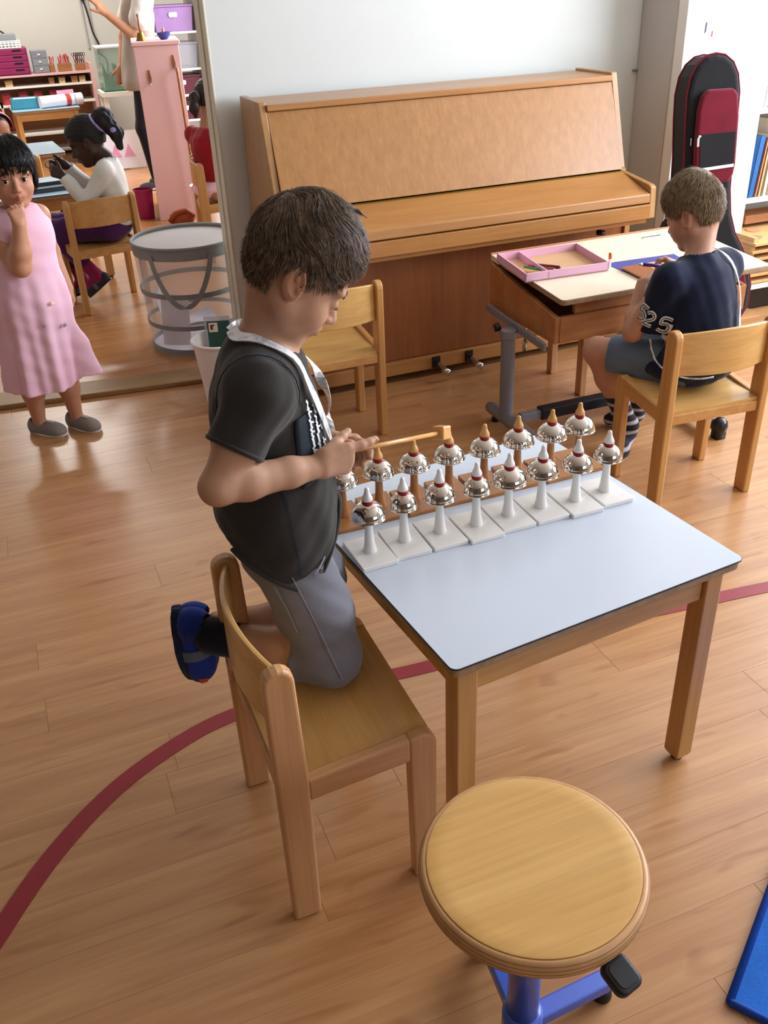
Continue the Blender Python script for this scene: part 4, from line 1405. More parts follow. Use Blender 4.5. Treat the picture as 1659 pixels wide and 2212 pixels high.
# buckets and toys on the floor
o = thing('bucket', 'magenta plastic bucket beside the pink cabinet', 'bucket', (.875, 6.90, 0))
smooth_angle(MB().lathe([(.052, 0), (.055, .004), (.066, .195), (.072, .197), (.072, .203), (.064, .203), (.052, .010), (.001, .009)], n=32, caps=False).build('bucket_body', 'magenta_bright', o))
o = thing('waste_bin', 'white waste bin behind the chair of the girl in red', 'bin', (1.25, 6.45, 0))
smooth_angle(MB().lathe([(.095, 0), (.10, .004), (.115, .26), (.119, .262), (.119, .268), (.112, .268), (.097, .01), (.001, .009)], n=32, caps=False).build('bin_body', 'white_plastic', o))
ob = thing('toy_bag', 'orange brown toy bag on the floor by the pink cabinet', 'bag', (1.07, 6.58, 0))
smooth_angle(MB().lathe([(.001, 0), (.075, .004), (.09, .03), (.08, .07), (.05, .088), (.001, .09)], n=24, caps=False, sx=1.0, sy=.7).build('bag_body', 'bag_orange', ob))
MB().tube([(-.09, -.03, .03), (-.05, -.05, .085), (.02, -.045, .10), (.08, -.02, .05)], .018, 10).build('bag_roll', 'bag_orange', ob, smooth=True)
wf = thing('framed_board', 'white framed board with pink triangles leaning behind the adult', 'board', (1.02, 9.1, 0))
MB().box((0, 0, .16), (.40, .02, .32), Matrix.Rotation(-.12, 3, 'X')).build('board', 'paper_white', wf)
MB().prism([(-.10, 0), (.0, 0), (-.05, .11)], (0, -.016, .10), (1, 0, 0), (0, .12, 1), (0, -.004, 0)).prism([(.02, 0), (.12, 0), (.07, .11)], (0, -.016, .10), (1, 0, 0), (0, .12, 1), (0, -.004, 0)).build('triangle_print', 'pink_paper', wf)

# unseen fill lamp added to brighten the far wall of the back room
cl = thing('fill_lamp', 'long white ceiling lamp of the back room', 'lamp', (.3, 9.2, 2.748))
MB().bb((-.75, -.10, -.07), (.75, .10, 0)).build('fill_housing', 'shelf_white', cl, bevel=.01)
for y in (-.05, .05):
    MB().tube([(-.70, y, -.085), (.70, y, -.085)], .013, 10).build('fill_tube', 'white_plastic', cl, smooth=True)
area('fill_light', (.3, 9.2, 2.62), (.3, 9.25, 0), 1.4, .25, 75, lin('#fdf8f0'))
# ------------------------------------------------------------------ smooth blended solids for bodies, clothes and hair
def A(*p):
    return np.array(p, dtype=np.float64)


def unit(v):
    v = np.asarray(v, float)
    return v / np.linalg.norm(v)


def frame(fwd_, up_):
    """columns: forward, left, up"""
    f = unit(fwd_)
    l = unit(np.cross(up_, f))
    return np.stack([f, l, np.cross(f, l)], 1)


class Body:
    """list of blended primitives; op 'u' union, 's' carve"""

    def __init__(self):
        self.p = []

    def cap(self, a, b, ra, rb=None, k=.015, op='u', flat=None):
        """tapered limb; flat=(axis, factor) squeezes the section along an axis"""
        a, b = np.asarray(a, float), np.asarray(b, float)
        rb = ra if rb is None else rb
        self.p.append(('c', a, b, ra, rb, k, op, (a + b) / 2, np.linalg.norm(b - a) / 2 + max(ra, rb) * (1 if flat is None else max(1, 1 / flat[1])), flat))
        return self

    def chain(self, pts, rads, k=.015, op='u', flat=None):
        for i in range(len(pts) - 1):
            self.cap(pts[i], pts[i + 1], rads[i], rads[i + 1], k, op, flat)
        return self

    def ell(self, c, r, R=None, k=.015, op='u'):
        c, r = np.asarray(c, float), np.asarray(r, float)
        self.p.append(('e', c, r, np.eye(3) if R is None else np.asarray(R), 0, k, op, c, r.max(), None))
        return self

    def half(self, point, normal, k=.004, op='s'):
        """carve away everything on the normal side of a plane"""
        self.p.append(('h', np.asarray(point, float), unit(normal), 0, 0, k, op, None, None, None))
        return self

    def ev(self, P, infl=0.0):
        P = np.asarray(P, float)
        D = np.full(len(P), 9.0)
        for t, a, b, c, d, k, op, bc, br, flat in self.p:
            if bc is not None:
                lim = br + .05 + k
                q = P - bc
                sel = np.flatnonzero(np.einsum('ij,ij->i', q, q) < lim * lim)
                if not len(sel):
                    continue
                X = P[sel]
            else:
                sel = slice(None)
                X = P
            if t == 'c':
                ba = b - a
                h = np.clip((X - a) @ ba / (ba @ ba), 0, 1)
                e = X - a - h[:, None] * ba
                if flat is not None:
                    ax, fc = flat
                    e = e + np.outer(e @ ax, ax) * (1 / fc - 1)
                di = np.sqrt(np.einsum('ij,ij->i', e, e)) - (c + (d - c) * h)
            elif t == 'e':
                q = (X - a) @ c
                k0 = np.sqrt(np.einsum('ij,ij->i', q / b, q / b)) + 1e-9
                k1 = np.sqrt(np.einsum('ij,ij->i', q / (b * b), q / (b * b))) + 1e-9
                di = k0 * (k0 - 1) / k1
                di = np.maximum(di, -b.min())
            else:
                di = -((X - a) @ b)
            if op == 'u':
                o = D[sel]
                di = di - infl
                hh = np.maximum(k - np.abs(o - di), 0) / k
                D[sel] = np.minimum(o, di) - hh * hh * k * .25
            else:
                o = D[sel]
                hh = np.maximum(k - np.abs(o + di), 0) / k
                D[sel] = np.maximum(o, -di) + hh * hh * k * .25
        return D

    def bounds(self):
        lo, hi = np.full(3, 9e9), np.full(3, -9e9)
        for q in self.p:
            if q[6] == 'u' and q[7] is not None:
                if q[0] == 'c':
                    for e, r in ((q[1], q[3]), (q[2], q[4])):
                        r = r * (1 if q[9] is None else max(1, 1 / q[9][1])) + q[5] * .3
                        lo, hi = np.minimum(lo, e - r), np.maximum(hi, e + r)
                else:
                    r = q[8] + q[5] * .3
                    lo, hi = np.minimum(lo, q[7] - r), np.maximum(hi, q[7] + r)
        return lo, hi


def polygonise(ev, lo, hi, res, newton=2):
    """surface nets of the zero level of ev inside a box; returns V, quads"""
    lo, hi = np.asarray(lo) - 2 * res, np.asarray(hi) + 2 * res
    B = 4
    nb = np.ceil((hi - lo) / (res * B)).astype(int) + 1
    cg = [lo[i] + (np.arange(nb[i]) + .5) * res * B for i in range(3)]
    C = np.stack(np.meshgrid(*cg, indexing='ij'), -1).reshape(-1, 3)
    dc = ev(C).reshape(nb)
    act = np.abs(dc) < res * B * 1.25
    nn = nb * B + 1
    up = act
    sg = np.where(dc < 0, -1.0, 1.0)
    for ax in range(3):
        up = up.repeat(B, ax)
        sg = sg.repeat(B, ax)
    msk = np.zeros(nn, bool)
    msk[:-1, :-1, :-1] = up
    for ax in range(3):
        sl, sr = [slice(None)] * 3, [slice(None)] * 3
        sl[ax], sr[ax] = slice(1, None), slice(None, -1)
        t = msk.copy()
        t[tuple(sl)] |= msk[tuple(sr)]
        msk = t
    D = np.ones(nn, np.float32)
    D[:-1, :-1, :-1] = sg
    idx = np.argwhere(msk)
    D[msk] = ev(lo + idx * res)
    ins = D < 0
    s = np.zeros(nn - 1, np.int8)
    offs = [(i, j, k) for i in (0, 1) for j in (0, 1) for k in (0, 1)]
    for o in offs:
        s += ins[o[0]:nn[0] - 1 + o[0], o[1]:nn[1] - 1 + o[1], o[2]:nn[2] - 1 + o[2]]
    cells = np.argwhere((s > 0) & (s < 8))
    cv = np.stack([D[cells[:, 0] + o[0], cells[:, 1] + o[1], cells[:, 2] + o[2]] for o in offs], 1)
    acc, cnt = np.zeros((len(cells), 3)), np.zeros(len(cells))
    for i, a in enumerate(offs):
        for j, b in enumerate(offs):
            if j > i and sum(abs(x - y) for x, y in zip(a, b)) == 1:
                cr = (cv[:, i] < 0) != (cv[:, j] < 0)
                t = cv[cr, i] / (cv[cr, i] - cv[cr, j])
                acc[cr] += np.array(a) + t[:, None] * (np.array(b) - np.array(a))
                cnt[cr] += 1
    V = lo + (cells + acc / cnt[:, None]) * res
    vid = np.full(nn - 1, -1, np.int32)
    vid[tuple(cells.T)] = np.arange(len(cells))
    F = []
    for ax in range(3):
        sl0, sl1 = [slice(None)] * 3, [slice(None)] * 3
        sl0[ax], sl1[ax] = slice(None, -1), slice(1, None)
        e = np.argwhere(ins[tuple(sl0)] != ins[tuple(sl1)])
        b, c = (ax + 1) % 3, (ax + 2) % 3
        ok = (e[:, b] > 0) & (e[:, c] > 0) & (e[:, b] < nn[b] - 1) & (e[:, c] < nn[c] - 1)
        e = e[ok]
        q = []
        for db, dc_ in ((1, 1), (0, 1), (0, 0), (1, 0)):
            g = e.copy()
            g[:, b] -= db
            g[:, c] -= dc_
            q.append(vid[tuple(g.T)])
        q = np.stack(q, 1)
        first = ins[tuple(e.T)]
        q[~first] = q[~first][:, ::-1]
        F.append(q)
    F = np.concatenate(F)
    F = F[(F >= 0).all(1)]
    h = res * .5
    for _ in range(newton):
        d, g = grad(ev, V, h)
        V = V - np.clip(d, -res, res)[:, None] * g
    return V, F


def grad(ev, V, h=.0015):
    d = ev(V)
    g = np.zeros_like(V)
    for i in range(3):
        e = np.zeros(3)
        e[i] = h
        g[:, i] = ev(V + e) - ev(V - e)
    g /= np.linalg.norm(g, axis=1)[:, None] + 1e-9
    return d, g


def onto(ev, P, off=0.0, it=8):
    """pull points onto the level `off` of a solid; returns points and normals"""
    P = np.asarray(P, float).copy()
    for _ in range(it):
        d, g = grad(ev, P)
        P -= np.clip(d - off, -.02, .02)[:, None] * g
    return P, grad(ev, P)[1]


def sdf_part(name, ev, lo, hi, res, mat, parent, disp=None, color=None, off=(0, 0, 0), newton=2):
    V, F = polygonise(ev, lo, hi, res, newton)
    if disp is not None:
        _, g = grad(ev, V, res)
        V = V + g * disp(V)[:, None]
    me = np_mesh(name, V - np.asarray(off), F)
    if color is not None:
        at = me.color_attributes.new('Col', 'FLOAT_COLOR', 'POINT')
        at.data.foreach_set('color', color(V).astype(np.float32).ravel())
    return link_mesh(name, me, mat, parent, True)


def wob(P, f, seed, aniso=(1, 1, 1)):
    """cheap smooth noise from a few sines, about -1..1"""
    r = np.random.default_rng(seed)
    o = np.zeros(len(P))
    Q = P * np.asarray(aniso)
    for _ in range(5):
        d = r.normal(size=3)
        o += np.sin(Q @ (d * f) + r.random() * 6.3)
    return o / 3


# ------------------------------------------------------------------ head, hands, hair
class Head:
    """child's head; local axes x to the face, y to its left, z up; s scales it"""

    def __init__(self, pos, face, up, s=1.0):
        self.pos, self.R, self.s = np.asarray(pos, float), frame(face, up), s

    def w(self, *p):
        return self.pos + self.R @ (np.asarray(p, float) * self.s)

    def loc(self, P):
        return ((P - self.pos) @ self.R) / self.s

    def add(self, b, neck=None, lids=True, nr=.034):
        s, w, R = self.s, self.w, self.R

        def E(c, r, k=.012, op='u', Q=None):
            b.ell(w(*c), np.asarray(r) * s, R if Q is None else R @ Q, k * s, op)

        E((-.004, 0, .030), (.083, .076, .093), .02)
        E((.026, 0, -.030), (.056, .060, .072), .03)
        E((.046, 0, .040), (.038, .058, .048), .02)
        for y in (-1, 1):
            b.cap(w(-.004, y * .050, -.045), w(.052, y * .016, -.088), .020 * s, .017 * s, .025 * s)
            E((.052, y * .033, -.040), (.026, .026, .026), .02)
            E((.070, y * .032, .016), (.014, .024, .010), .012)
        E((.060, 0, -.088), (.018, .020, .014), .016)
        E((.076, 0, -.058), (.016, .026, .018), .014)
        # nose
        b.cap(w(.080, 0, -.004), w(.099, 0, -.034), .0075 * s, .0098 * s, .010 * s)
        for y in (-1, 1):
            E((.091, y * .0095, -.038), (.008, .0062, .0065), .006)
        # lips
        for y in (-1, 1):
            b.cap(w(.0905, 0, -.0580), w(.081, y * .019, -.0625), .0052 * s, .0028 * s, .004 * s)
            b.cap(w(.0885, 0, -.0670), w(.080, y * .017, -.0640), .0056 * s, .0028 * s, .004 * s)
        b.cap(w(.0965, -.015, -.0627), w(.0965, .015, -.0627), .0016 * s, .0016 * s, .003 * s, 's')
        # eyes: socket, then lids
        for y in (-1, 1):
            E((.092, y * .032, -.004), (.012, .018, .010), .012, 's')
            if lids:
                E((.0705, y * .0315, -.006), (.0145, .0150, .0130), .004)
                if lids == 'open':
                    E((.0890, y * .0325, -.0075), (.012, .0110, .0044), .002, 's')
        # ears
        for y in (-1, 1):
            Q = np.array(Matrix.Rotation(math.radians(-14), 3, 'Y') @ Matrix.Rotation(y * math.radians(18), 3, 'Z'))
            E((-.010, y * .0775, -.006), (.0180, .0075, .0295), .006, 'u', Q)
            E((-.0065, y * .0835, -.004), (.0105, .0060, .0190), .003, 's', Q)
            E((.0010, y * .0800, -.012), (.0040, .0035, .0050), .002, 'u', Q)
            E((-.0105, y * .0790, .006), (.0035, .0035, .0120), .002, 'u', Q)
        if neck is not None:
            b.cap(w(-.020, 0, -.048), neck, nr * s, nr * 1.10 * s, .022)
        return self

    def skin(self, P, base, lip, blush=.25):
        L = self.loc(P)
        c = np.tile(np.asarray(base[:3]), (len(P), 1))

        def blend(mask, col):
            nonlocal c
            c = c * (1 - mask[:, None]) + np.asarray(col[:3]) * mask[:, None]

        near = (np.linalg.norm(L, axis=1) < .16)
        g = lambda c0, r: np.exp(-np.sum(((L - np.asarray(c0)) / np.asarray(r)) ** 2, axis=1)) * near
        for y in (-1, 1):
            blend(blush * g((.072, y * .036, -.036), (.03, .02, .018)), lip)
            blend(.55 * g((-.008, y * .083, -.008), (.016, .006, .024)), lip)
        blend(np.clip(1.25 * g((.090, 0, -.0625), (.010, .018, .0085)), 0, .95), lip)
        return np.concatenate([c, np.ones((len(P), 1))], 1)

    def eyes(self, parent, off, look=(1, 0, -.2), closed=False):
        off = np.asarray(off)
        for y in (-1, 1):
            c = self.w(.0715, y * .0315, -.006) - off
            e = MB()
            R = Matrix(frame(self.R @ unit(np.asarray(look) + A(0, 0, 0)), self.R[:, 2]).tolist())
            Q = R @ Matrix.Rotation(PI / 2, 3, 'Y')
            r = .0128 * self.s
            prof = [(r * math.sin(a), r * math.cos(a)) for a in np.linspace(.001, PI - .001, 15)]
            eb = e.lathe(prof, tuple(c), 20, Q, caps=False).build('eyeball', 'eye_white', parent, smooth=True)
            prof = [((r + .0003) * math.sin(a), (r + .0003) * math.cos(a)) for a in np.linspace(.001, .52, 6)]
            MB().lathe(prof, tuple(c), 18, Q, caps=False).build('iris', 'eye_dark', eb, smooth=True)

    def brows(self, ev, parent, off, mat='hair_brown', w=.006, side=(-1, 1), drop=0.0):
        for y in side:
            pts = np.array([self.w(.085, y * (.014 + .032 * t), .014 + drop + .006 * math.sin(PI * min(t * 1.2, 1)) - .003 * t) for t in np.linspace(0, 1, 9)])
            surf_strip('eyebrow', ev, pts, [w * self.s * (.6 + .8 * math.sin(PI * t) ** .7) for t in np.linspace(.08, .95, 9)], .0012, .0016, mat, parent, off)
        return self

    def lashes(self, parent, off, mat='hair_dark', side=(-1, 1), low=-.0105):
        for y in side:
            pts = [self.w(.0705 + .0162 * math.cos(a), y * (.0315 + .0155 * math.sin(a)), low + .002 * math.cos(a * 1.5)) - np.asarray(off) for a in np.linspace(-.95, .95, 9)]
            MB().tube([tuple(p) for p in pts], [.0005 + .0011 * self.s * math.sin(PI * (i + .6) / 9.6) for i in range(9)], 6).build('eyelashes', mat, parent, smooth=True)
        return self


def surf_strip(name, ev, pts, w, off_s, th, mat, parent, off, sub=1):
    P, N = onto(ev, pts, off_s)
    P, N = list(P), list(N)
    n = len(P)
    sides = []
    for i in range(n):
        d = P[min(i + 1, n - 1)] - P[max(i - 1, 0)]
        sides.append(Vector(unit(np.cross(N[i], d))))
    return MB(tuple(off)).ribbon([tuple(p) for p in P], sides, w, th).build(name, mat, parent, smooth=False)


def surf_patch(name, ev, corners, nu, nv, off_s, mat, parent, off, th=.0012):
    """four-cornered patch laid on the surface"""
    c = np.asarray(corners, float)
    G = []
    for i in range(nu + 1):
        for j in range(nv + 1):
            u, v = i / nu, j / nv
            G.append(c[0] * (1 - u) * (1 - v) + c[1] * u * (1 - v) + c[2] * u * v + c[3] * (1 - u) * v)
    P, N = onto(ev, G, off_s)
    fs = [(i * (nv + 1) + j, (i + 1) * (nv + 1) + j, (i + 1) * (nv + 1) + j + 1, i * (nv + 1) + j + 1) for i in range(nu) for j in range(nv)]
    n0 = np.cross(P[nv + 1] - P[0], P[1] - P[0])
    if n0 @ N[0] < 0:
        fs = [f[::-1] for f in fs]
    o = MB(tuple(off)).add([tuple(p) for p in P], fs).build(name, mat, parent, smooth=True)
    md = o.modifiers.new('thick', 'SOLIDIFY')
    md.thickness = th
    md.offset = -1
    return o


def add_hand(b, wrist, d, thumb, n, curls, s=1.0, thumb_dir=None, lens=(.040, .044, .041, .033), palm_k=.010):
    d = unit(d)
    t = unit(np.asarray(thumb, float) - d * (np.asarray(thumb) @ d))
    n = unit(np.cross(d, t)) * (1 if np.dot(np.cross(d, t), n) > 0 else -1)
    wrist = np.asarray(wrist, float)
    kn = []
    for i in range(4):
        kn.append(wrist + d * (.050 - .004 * (i == 3) - .003 * (i == 0)) * s + t * (.0195 - .013 * i) * s)
    # palm as four metacarpals plus heel
    for i in range(4):
        b.cap(wrist + d * .008 * s + t * (.010 - .0065 * i) * s, kn[i], .0125 * s, .0092 * s, palm_k * s)
    b.cap(wrist + d * .012 * s + t * .010 * s + n * .004 * s, wrist + d * .034 * s + t * .016 * s + n * .006 * s, .0125 * s, .010 * s, .01 * s)
    tips = []
    for i, (a1, a2, a3) in enumerate(curls):
        p = kn[i]
        L = lens[i] * s
        ang = 0
        rad = (.0076, .0068, .0061, .0053)
        rs = .92 if i == 3 else 1.0
        for j, (a, f) in enumerate(((a1, .46), (a2, .30), (a3, .24))):
            ang += a
            q = p + (d * math.cos(ang) + n * math.sin(ang)) * L * f * 1.25
            b.cap(p, q, rad[j] * s * rs, rad[j + 1] * s * rs, .0035 * s)
            p = q
        tips.append((p, d * math.cos(ang) + n * math.sin(ang), -(n * math.cos(ang) - d * math.sin(ang))))
    td = unit(t * .75 + d * .75 + n * .45) if thumb_dir is None else unit(thumb_dir)
    p0 = wrist + d * .014 * s + t * .014 * s + n * .004 * s
    p1 = p0 + td * .026 * s
    td2 = unit(td + d * .35 + n * .15)
    p2 = p1 + td2 * .018 * s
    p3 = p2 + unit(td2 + d * .2) * .014 * s
    b.cap(p0, p1, .0115 * s, .0085 * s, .008 * s)
    b.cap(p1, p2, .0080 * s, .0074 * s, .004 * s)
    b.cap(p2, p3, .0074 * s, .0060 * s, .003 * s)
    tips.append((p3, td2, t))
    return tips


def nails(tips, parent, off, s=1.0):
    for p, d, up in tips:
        p, d, up = np.asarray(p), unit(d), unit(up)
        sd = unit(np.cross(d, up))
        R = Matrix(np.stack([d, sd, up], 1).tolist())
        MB().lathe([(.001, .0012), (.0028, .0009), (.0036, .0)], tuple(p + up * .0049 * s + d * .0008 - np.asarray(off)), 10, R, caps=False, sx=1.15).build('fingernail', 'nail_pink', parent, smooth=True)


def hair_strands(name, head, ev, n, inside, flow, length, width, mat, parent, off, seed=1, lift=.006, seg=5, jitter=.25, wave=.35):
    """tapered locks rooted on the scalp; inside(L) picks roots in head coordinates, flow(L) gives their direction"""
    r = np.random.default_rng(seed)
    D = r.normal(size=(n * 6, 3))
    D /= np.linalg.norm(D, axis=1)[:, None]
    L = D * np.array([.083, .076, .093]) + np.array([-.004, 0, .030])
    L = L[inside(L)][:n]
    m = len(L)
    P = head.pos + (L * head.s) @ head.R.T
    P, N = onto(ev, P, .002, 4)
    ln = length(L) * head.s * (.7 + .6 * r.random(m))
    jit = r.normal(size=(m, 3)) * jitter
    rows = [P]
    Q = P.copy()
    for j in range(seg):
        Lq = head.loc(Q)
        F = flow(Lq) + jit * (.5 + .5 * j / seg)
        wv = np.stack([wob(Lq, 55, seed + 20), wob(Lq, 55, seed + 21), wob(Lq, 55, seed + 22)], 1)
        F = F + wave * wv
        F = F @ head.R.T
        d, g = grad(ev, Q, .002)
        F -= g * np.einsum('ij,ij->i', F, g)[:, None]
        F /= np.linalg.norm(F, axis=1)[:, None] + 1e-9
        Q = Q + F * (ln / seg)[:, None]
        d, g = grad(ev, Q, .002)
        tgt = lift * (j + 1) / seg * (.3 + .8 * np.abs(jit[:, 0]) / jitter)
        Q = Q + g * (np.maximum(tgt - d, 0) - np.maximum(d - tgt - .012, 0))[:, None]
        rows.append(Q.copy())
    rows = np.stack(rows, 1)                     # m, seg+1, 3
    V, F = [], []
    wd = width * head.s * (.6 + .8 * r.random(m))
    T = np.gradient(rows, axis=1)
    T /= np.linalg.norm(T, axis=2)[:, :, None] + 1e-9
    up = rows - head.w(-.01, 0, .01)
    S = np.cross(T, up)
    S /= np.linalg.norm(S, axis=2)[:, :, None] + 1e-9
    U = np.cross(S, T)
    prof = np.array([.75, 1, 1, .85, .6, .12]) if seg == 5 else np.linspace(1, .1, seg + 1)
    for a in (0, 1, 2):
        an = PI / 2 + a * 2 * PI / 3
        V.append(rows + (S * math.cos(an) + U * math.sin(an) * .45) * (wd[:, None] * prof)[:, :, None])
    V = np.stack(V, 2).reshape(-1, 3)            # m, seg+1, 3sides
    base = (np.arange(m) * (seg + 1) * 3)[:, None, None]
    jj = (np.arange(seg) * 3)[None, :, None]
    kk = np.arange(3)[None, None, :]
    a = base + jj + kk
    b = base + jj + (kk + 1) % 3
    F = np.stack([a, b, b + 3, a + 3], -1).reshape(-1, 4)
    return link_mesh(name, np_mesh(name, V - np.asarray(off), F), mat, parent, True)
# ------------------------------------------------------------------ the boy kneeling on the chair
def skin_lin(h):
    return lin(h)


P1_BASE = A(.325, 1.345, .330)
boy = thing('person', 'boy in a charcoal T-shirt and grey shorts kneeling on the chair at the bells', 'person', tuple(P1_BASE))
OFF = P1_BASE
ha_ = math.radians(-15)
Fb, Lb, Ub = A(math.cos(ha_), math.sin(ha_), 0), A(-math.sin(ha_), math.cos(ha_), 0), A(0, 0, 1)
C1 = A(.325, 1.345, 0)


def B1(f, l, z):
    return C1 + Fb * f + Lb * l + Ub * z


body = Body()
head1 = Head(A(.373, 1.340, 1.066), A(.782, -.096, -.616), A(.611, -.075, .788), .94)
neck = B1(-.016, 0, .928)
head1.add(body, neck, lids=True, nr=.034)
sR, eR, wR = B1(-.022, -.112, .914), A(.190, 1.205, .800), A(.357, 1.232, .784)
sL, eL, wL = B1(-.012, .108, .911), B1(-.035, .160, .790), A(.415, 1.372, .752)
# trunk
body.ell(B1(-.020, 0, .86), (.068, .105, .09), np.stack([Fb, Lb, Ub], 1), .04)
body.ell(B1(-.018, 0, .75), (.070, .096, .11), np.stack([Fb, Lb, Ub], 1), .04)
body.ell(B1(-.018, 0, .63), (.078, .098, .08), np.stack([Fb, Lb, Ub], 1), .04)
body.cap(sR, sL, .042, .042, .03)
body.chain([sR * .6 + neck * .4, neck, sL * .6 + neck * .4], [.040, .040, .040], .04)
body.chain([sR, sR * .45 + eR * .55, eR], [.037, .0315, .0275], .014)
body.chain([eR, eR * .72 + wR * .28, eR * .3 + wR * .7, wR], [.0265, .0290, .0235, .0185], .012)
body.chain([sL, eL], [.038, .031], .02)
body.chain([eL, eL * .7 + wL * .3, wL], [.030, .031, .020], .015)
tipsR = add_hand(body, wR, A(.985, .14, -.01), A(-.05, -.25, 1), A(-.1, 1, .2), [(-.05, .18, .12), (.95, 1.3, .8), (1.15, 1.35, .8), (1.25, 1.4, .8)], 1.06, thumb_dir=A(.75, .55, .30))
tipsL = add_hand(body, wL, A(.90, -.30, -.22), A(.05, -.45, .9), A(0, -1, -.3), [(.5, .6, .4), (.7, .8, .5), (.9, .9, .6), (1.0, 1.0, .6)], 1.0)
# legs: both knees on the seat, lower legs behind
kR, aR = A(.352, 1.242, .385), A(.176, 1.378, .398)
kL, aL = A(.372, 1.352, .385), A(.190, 1.432, .385)
hR, hL = B1(-.012, -.058, .60), B1(-.012, .058, .60)
for h_, k_, a_ in ((hR, kR, aR), (hL, kL, aL)):
    body.chain([h_, k_], [.057, .041], .03)
    body.chain([k_, k_ * .62 + a_ * .38, a_], [.041, .043, .026], .02)


def boy_col(P):
    return head1.skin(P, lin('#c3977a'), lin('#b8705c'), .25)


lo, hi = body.bounds()
bd = sdf_part('body', body.ev, lo, hi, .0034, 'skin', boy, color=boy_col, off=OFF)
nails(tipsR[:1], boy, OFF, 1.0)
head1.brows(body.ev, boy, OFF, 'hair_brown', .006)
head1.lashes(boy, OFF, low=-.012)

# --- T-shirt
sh1 = Body()
RT = np.stack([Fb, Lb, Ub], 1)
sh1.ell(B1(-.018, 0, .865), (.082, .112, .090), RT, .03)
sh1.ell(B1(-.018, 0, .775), (.088, .110, .13), RT, .05)
sh1.ell(B1(-.016, 0, .640), (.108, .140, .19), RT, .05)
sh1.cap(sR * .96 + neck * .04, sL * .96 + neck * .04, .048, .048, .03)
sh1.chain([sR * .7 + neck * .3, neck - Ub * .012, sL * .7 + neck * .3], [.050, .048, .050], .04)
slR = sR * .42 + eR * .58
slL = sL * .45 + eL * .55
sh1.chain([sR, slR + unit(eR - sR) * .05], [.046, .0445], .018)
sh1.chain([sL, slL + unit(eL - sL) * .05], [.048, .054], .018)
sh1.cap(neck - Ub * .02, neck + Ub * .008 - Fb * .006, .056, .050, .02)


def shirt1_ev(P):
    d = sh1.ev(P)
    Q = (P - C1)
    f, z = Q @ Fb, P[:, 2]
    l = Q @ Lb
    # curved hem, longer at the near side seam
    hem = .553 + 2.2 * np.maximum(f - .038, 0) + .78 * np.maximum(.028 - f, 0)
    side = (np.abs(Q @ Lb) < .16)
    d = np.maximum(d, np.where(side & (z < .76), (hem - z), -1) * .8)
    for a, s_, e_ in ((slR, sR, eR), (slL, sL, eL)):
        ax = unit(e_ - s_)
        cut = (P - a) @ ax
        rad_ = np.linalg.norm((P - s_) - np.outer((P - s_) @ ax, ax), axis=1)
        near = (rad_ < .074) & (cut > -.06) & (cut < .16)
        d = np.where(near, np.maximum(d, cut), d)
        d = np.where(near & (cut > -.020), np.maximum(d, .0355 - rad_), d)
    # neck opening
    nk = np.linalg.norm((P - neck) - np.outer((P - neck) @ unit(A(0.10, 0, 1)), unit(A(.10, 0, 1))), axis=1) - .047
    d = np.where((z > neck[2] - .028), np.maximum(d, -nk), d)
    # open the hem from below
    inn = sh1.ev(P) + .006
    d = np.where((z < .70) & (z - hem < .018), np.maximum(d, -inn), d)
    return d


def folds1(P):
    z = P[:, 2]
    low = np.clip((.90 - z) / .2, 0, 1)
    return .0032 * low * wob(P, 34, 5, (1, 1, .45)) + .0016 * wob(P, 80, 6, (1, 1, .7))


lo, hi = sh1.bounds()
ts1 = sdf_part('t_shirt', shirt1_ev, lo, hi, .0036, 'shirt_charcoal', boy, disp=folds1, off=OFF, newton=1)
# rolled seams at sleeve end, collar and side
ax = unit(eR - sR)
u_ = unit(np.cross(ax, A(0, 0, 1)))
v_ = np.cross(ax, u_)
MB(tuple(OFF)).tube([tuple(slR + ax * -.002 + .0432 * (math.cos(a) * u_ + math.sin(a) * v_)) for a in np.linspace(0, 2 * PI, 41)], .0042, 8, caps=False).build('sleeve_hem', 'shirt_charcoal', ts1, smooth=True)
col_pts = np.array([neck + Fb * (.051 * math.cos(a)) + Lb * (.050 * math.sin(a)) + Ub * (.004 - .016 * math.cos(a)) for a in np.linspace(0, 2 * PI, 41)])
MB(tuple(OFF)).tube([tuple(p) for p in col_pts], .0040, 8, caps=False).build('collar', 'shirt_charcoal', ts1, smooth=True)
hem_pts = []
for t in np.linspace(-2.35, .25, 30):
    f_, l_ = .104 * math.cos(t), .138 * math.sin(t)
    hem_pts.append(B1(f_ - .016, l_, .555 + 2.2 * max(f_ - .016 - .038, 0) + .78 * max(.028 - f_ + .016, 0)))
hem_pts, _ = onto(sh1.ev, np.array(hem_pts), .002)
MB(tuple(OFF)).tube([tuple(p) for p in hem_pts], .0042, 8).build('bottom_hem', 'shirt_charcoal', ts1, smooth=True)
# dark panel and cracked white lettering on the chest
ev1 = sh1.ev
surf_patch('chest_panel', ev1, [B1(.030, -.105, .868), B1(.080, -.040, .868), B1(.088, -.046, .760), B1(.036, -.118, .752)], 8, 14, .0042, 'panel_navy', ts1, OFF)
rp = random.Random(11)
for k, zc in enumerate((.882, .868, .850, .834, .818, .802, .786, .770)):
    for i in range(1 + (k > 0) + (k % 2)):
        l0 = -.094 + .020 * i + .006 * rp.random()
        zig = [B1(.062 + .002 * i, l0 + .005 * rp.random() * (q % 2) + .0016 * q, zc + .009 - .006 * q) for q in range(4)]
        surf_strip('lettering', ev1, np.array(zig), .0035 + .002 * rp.random(), .0062, .001, 'print_white', ts1, OFF)
        if rp.random() > .35:
            surf_strip('lettering', ev1, np.array([B1(.062, l0, zc), B1(.064, l0 + .006, zc + .002), B1(.066, l0 + .012, zc)]), .003, .0062, .001, 'print_white', ts1, OFF)
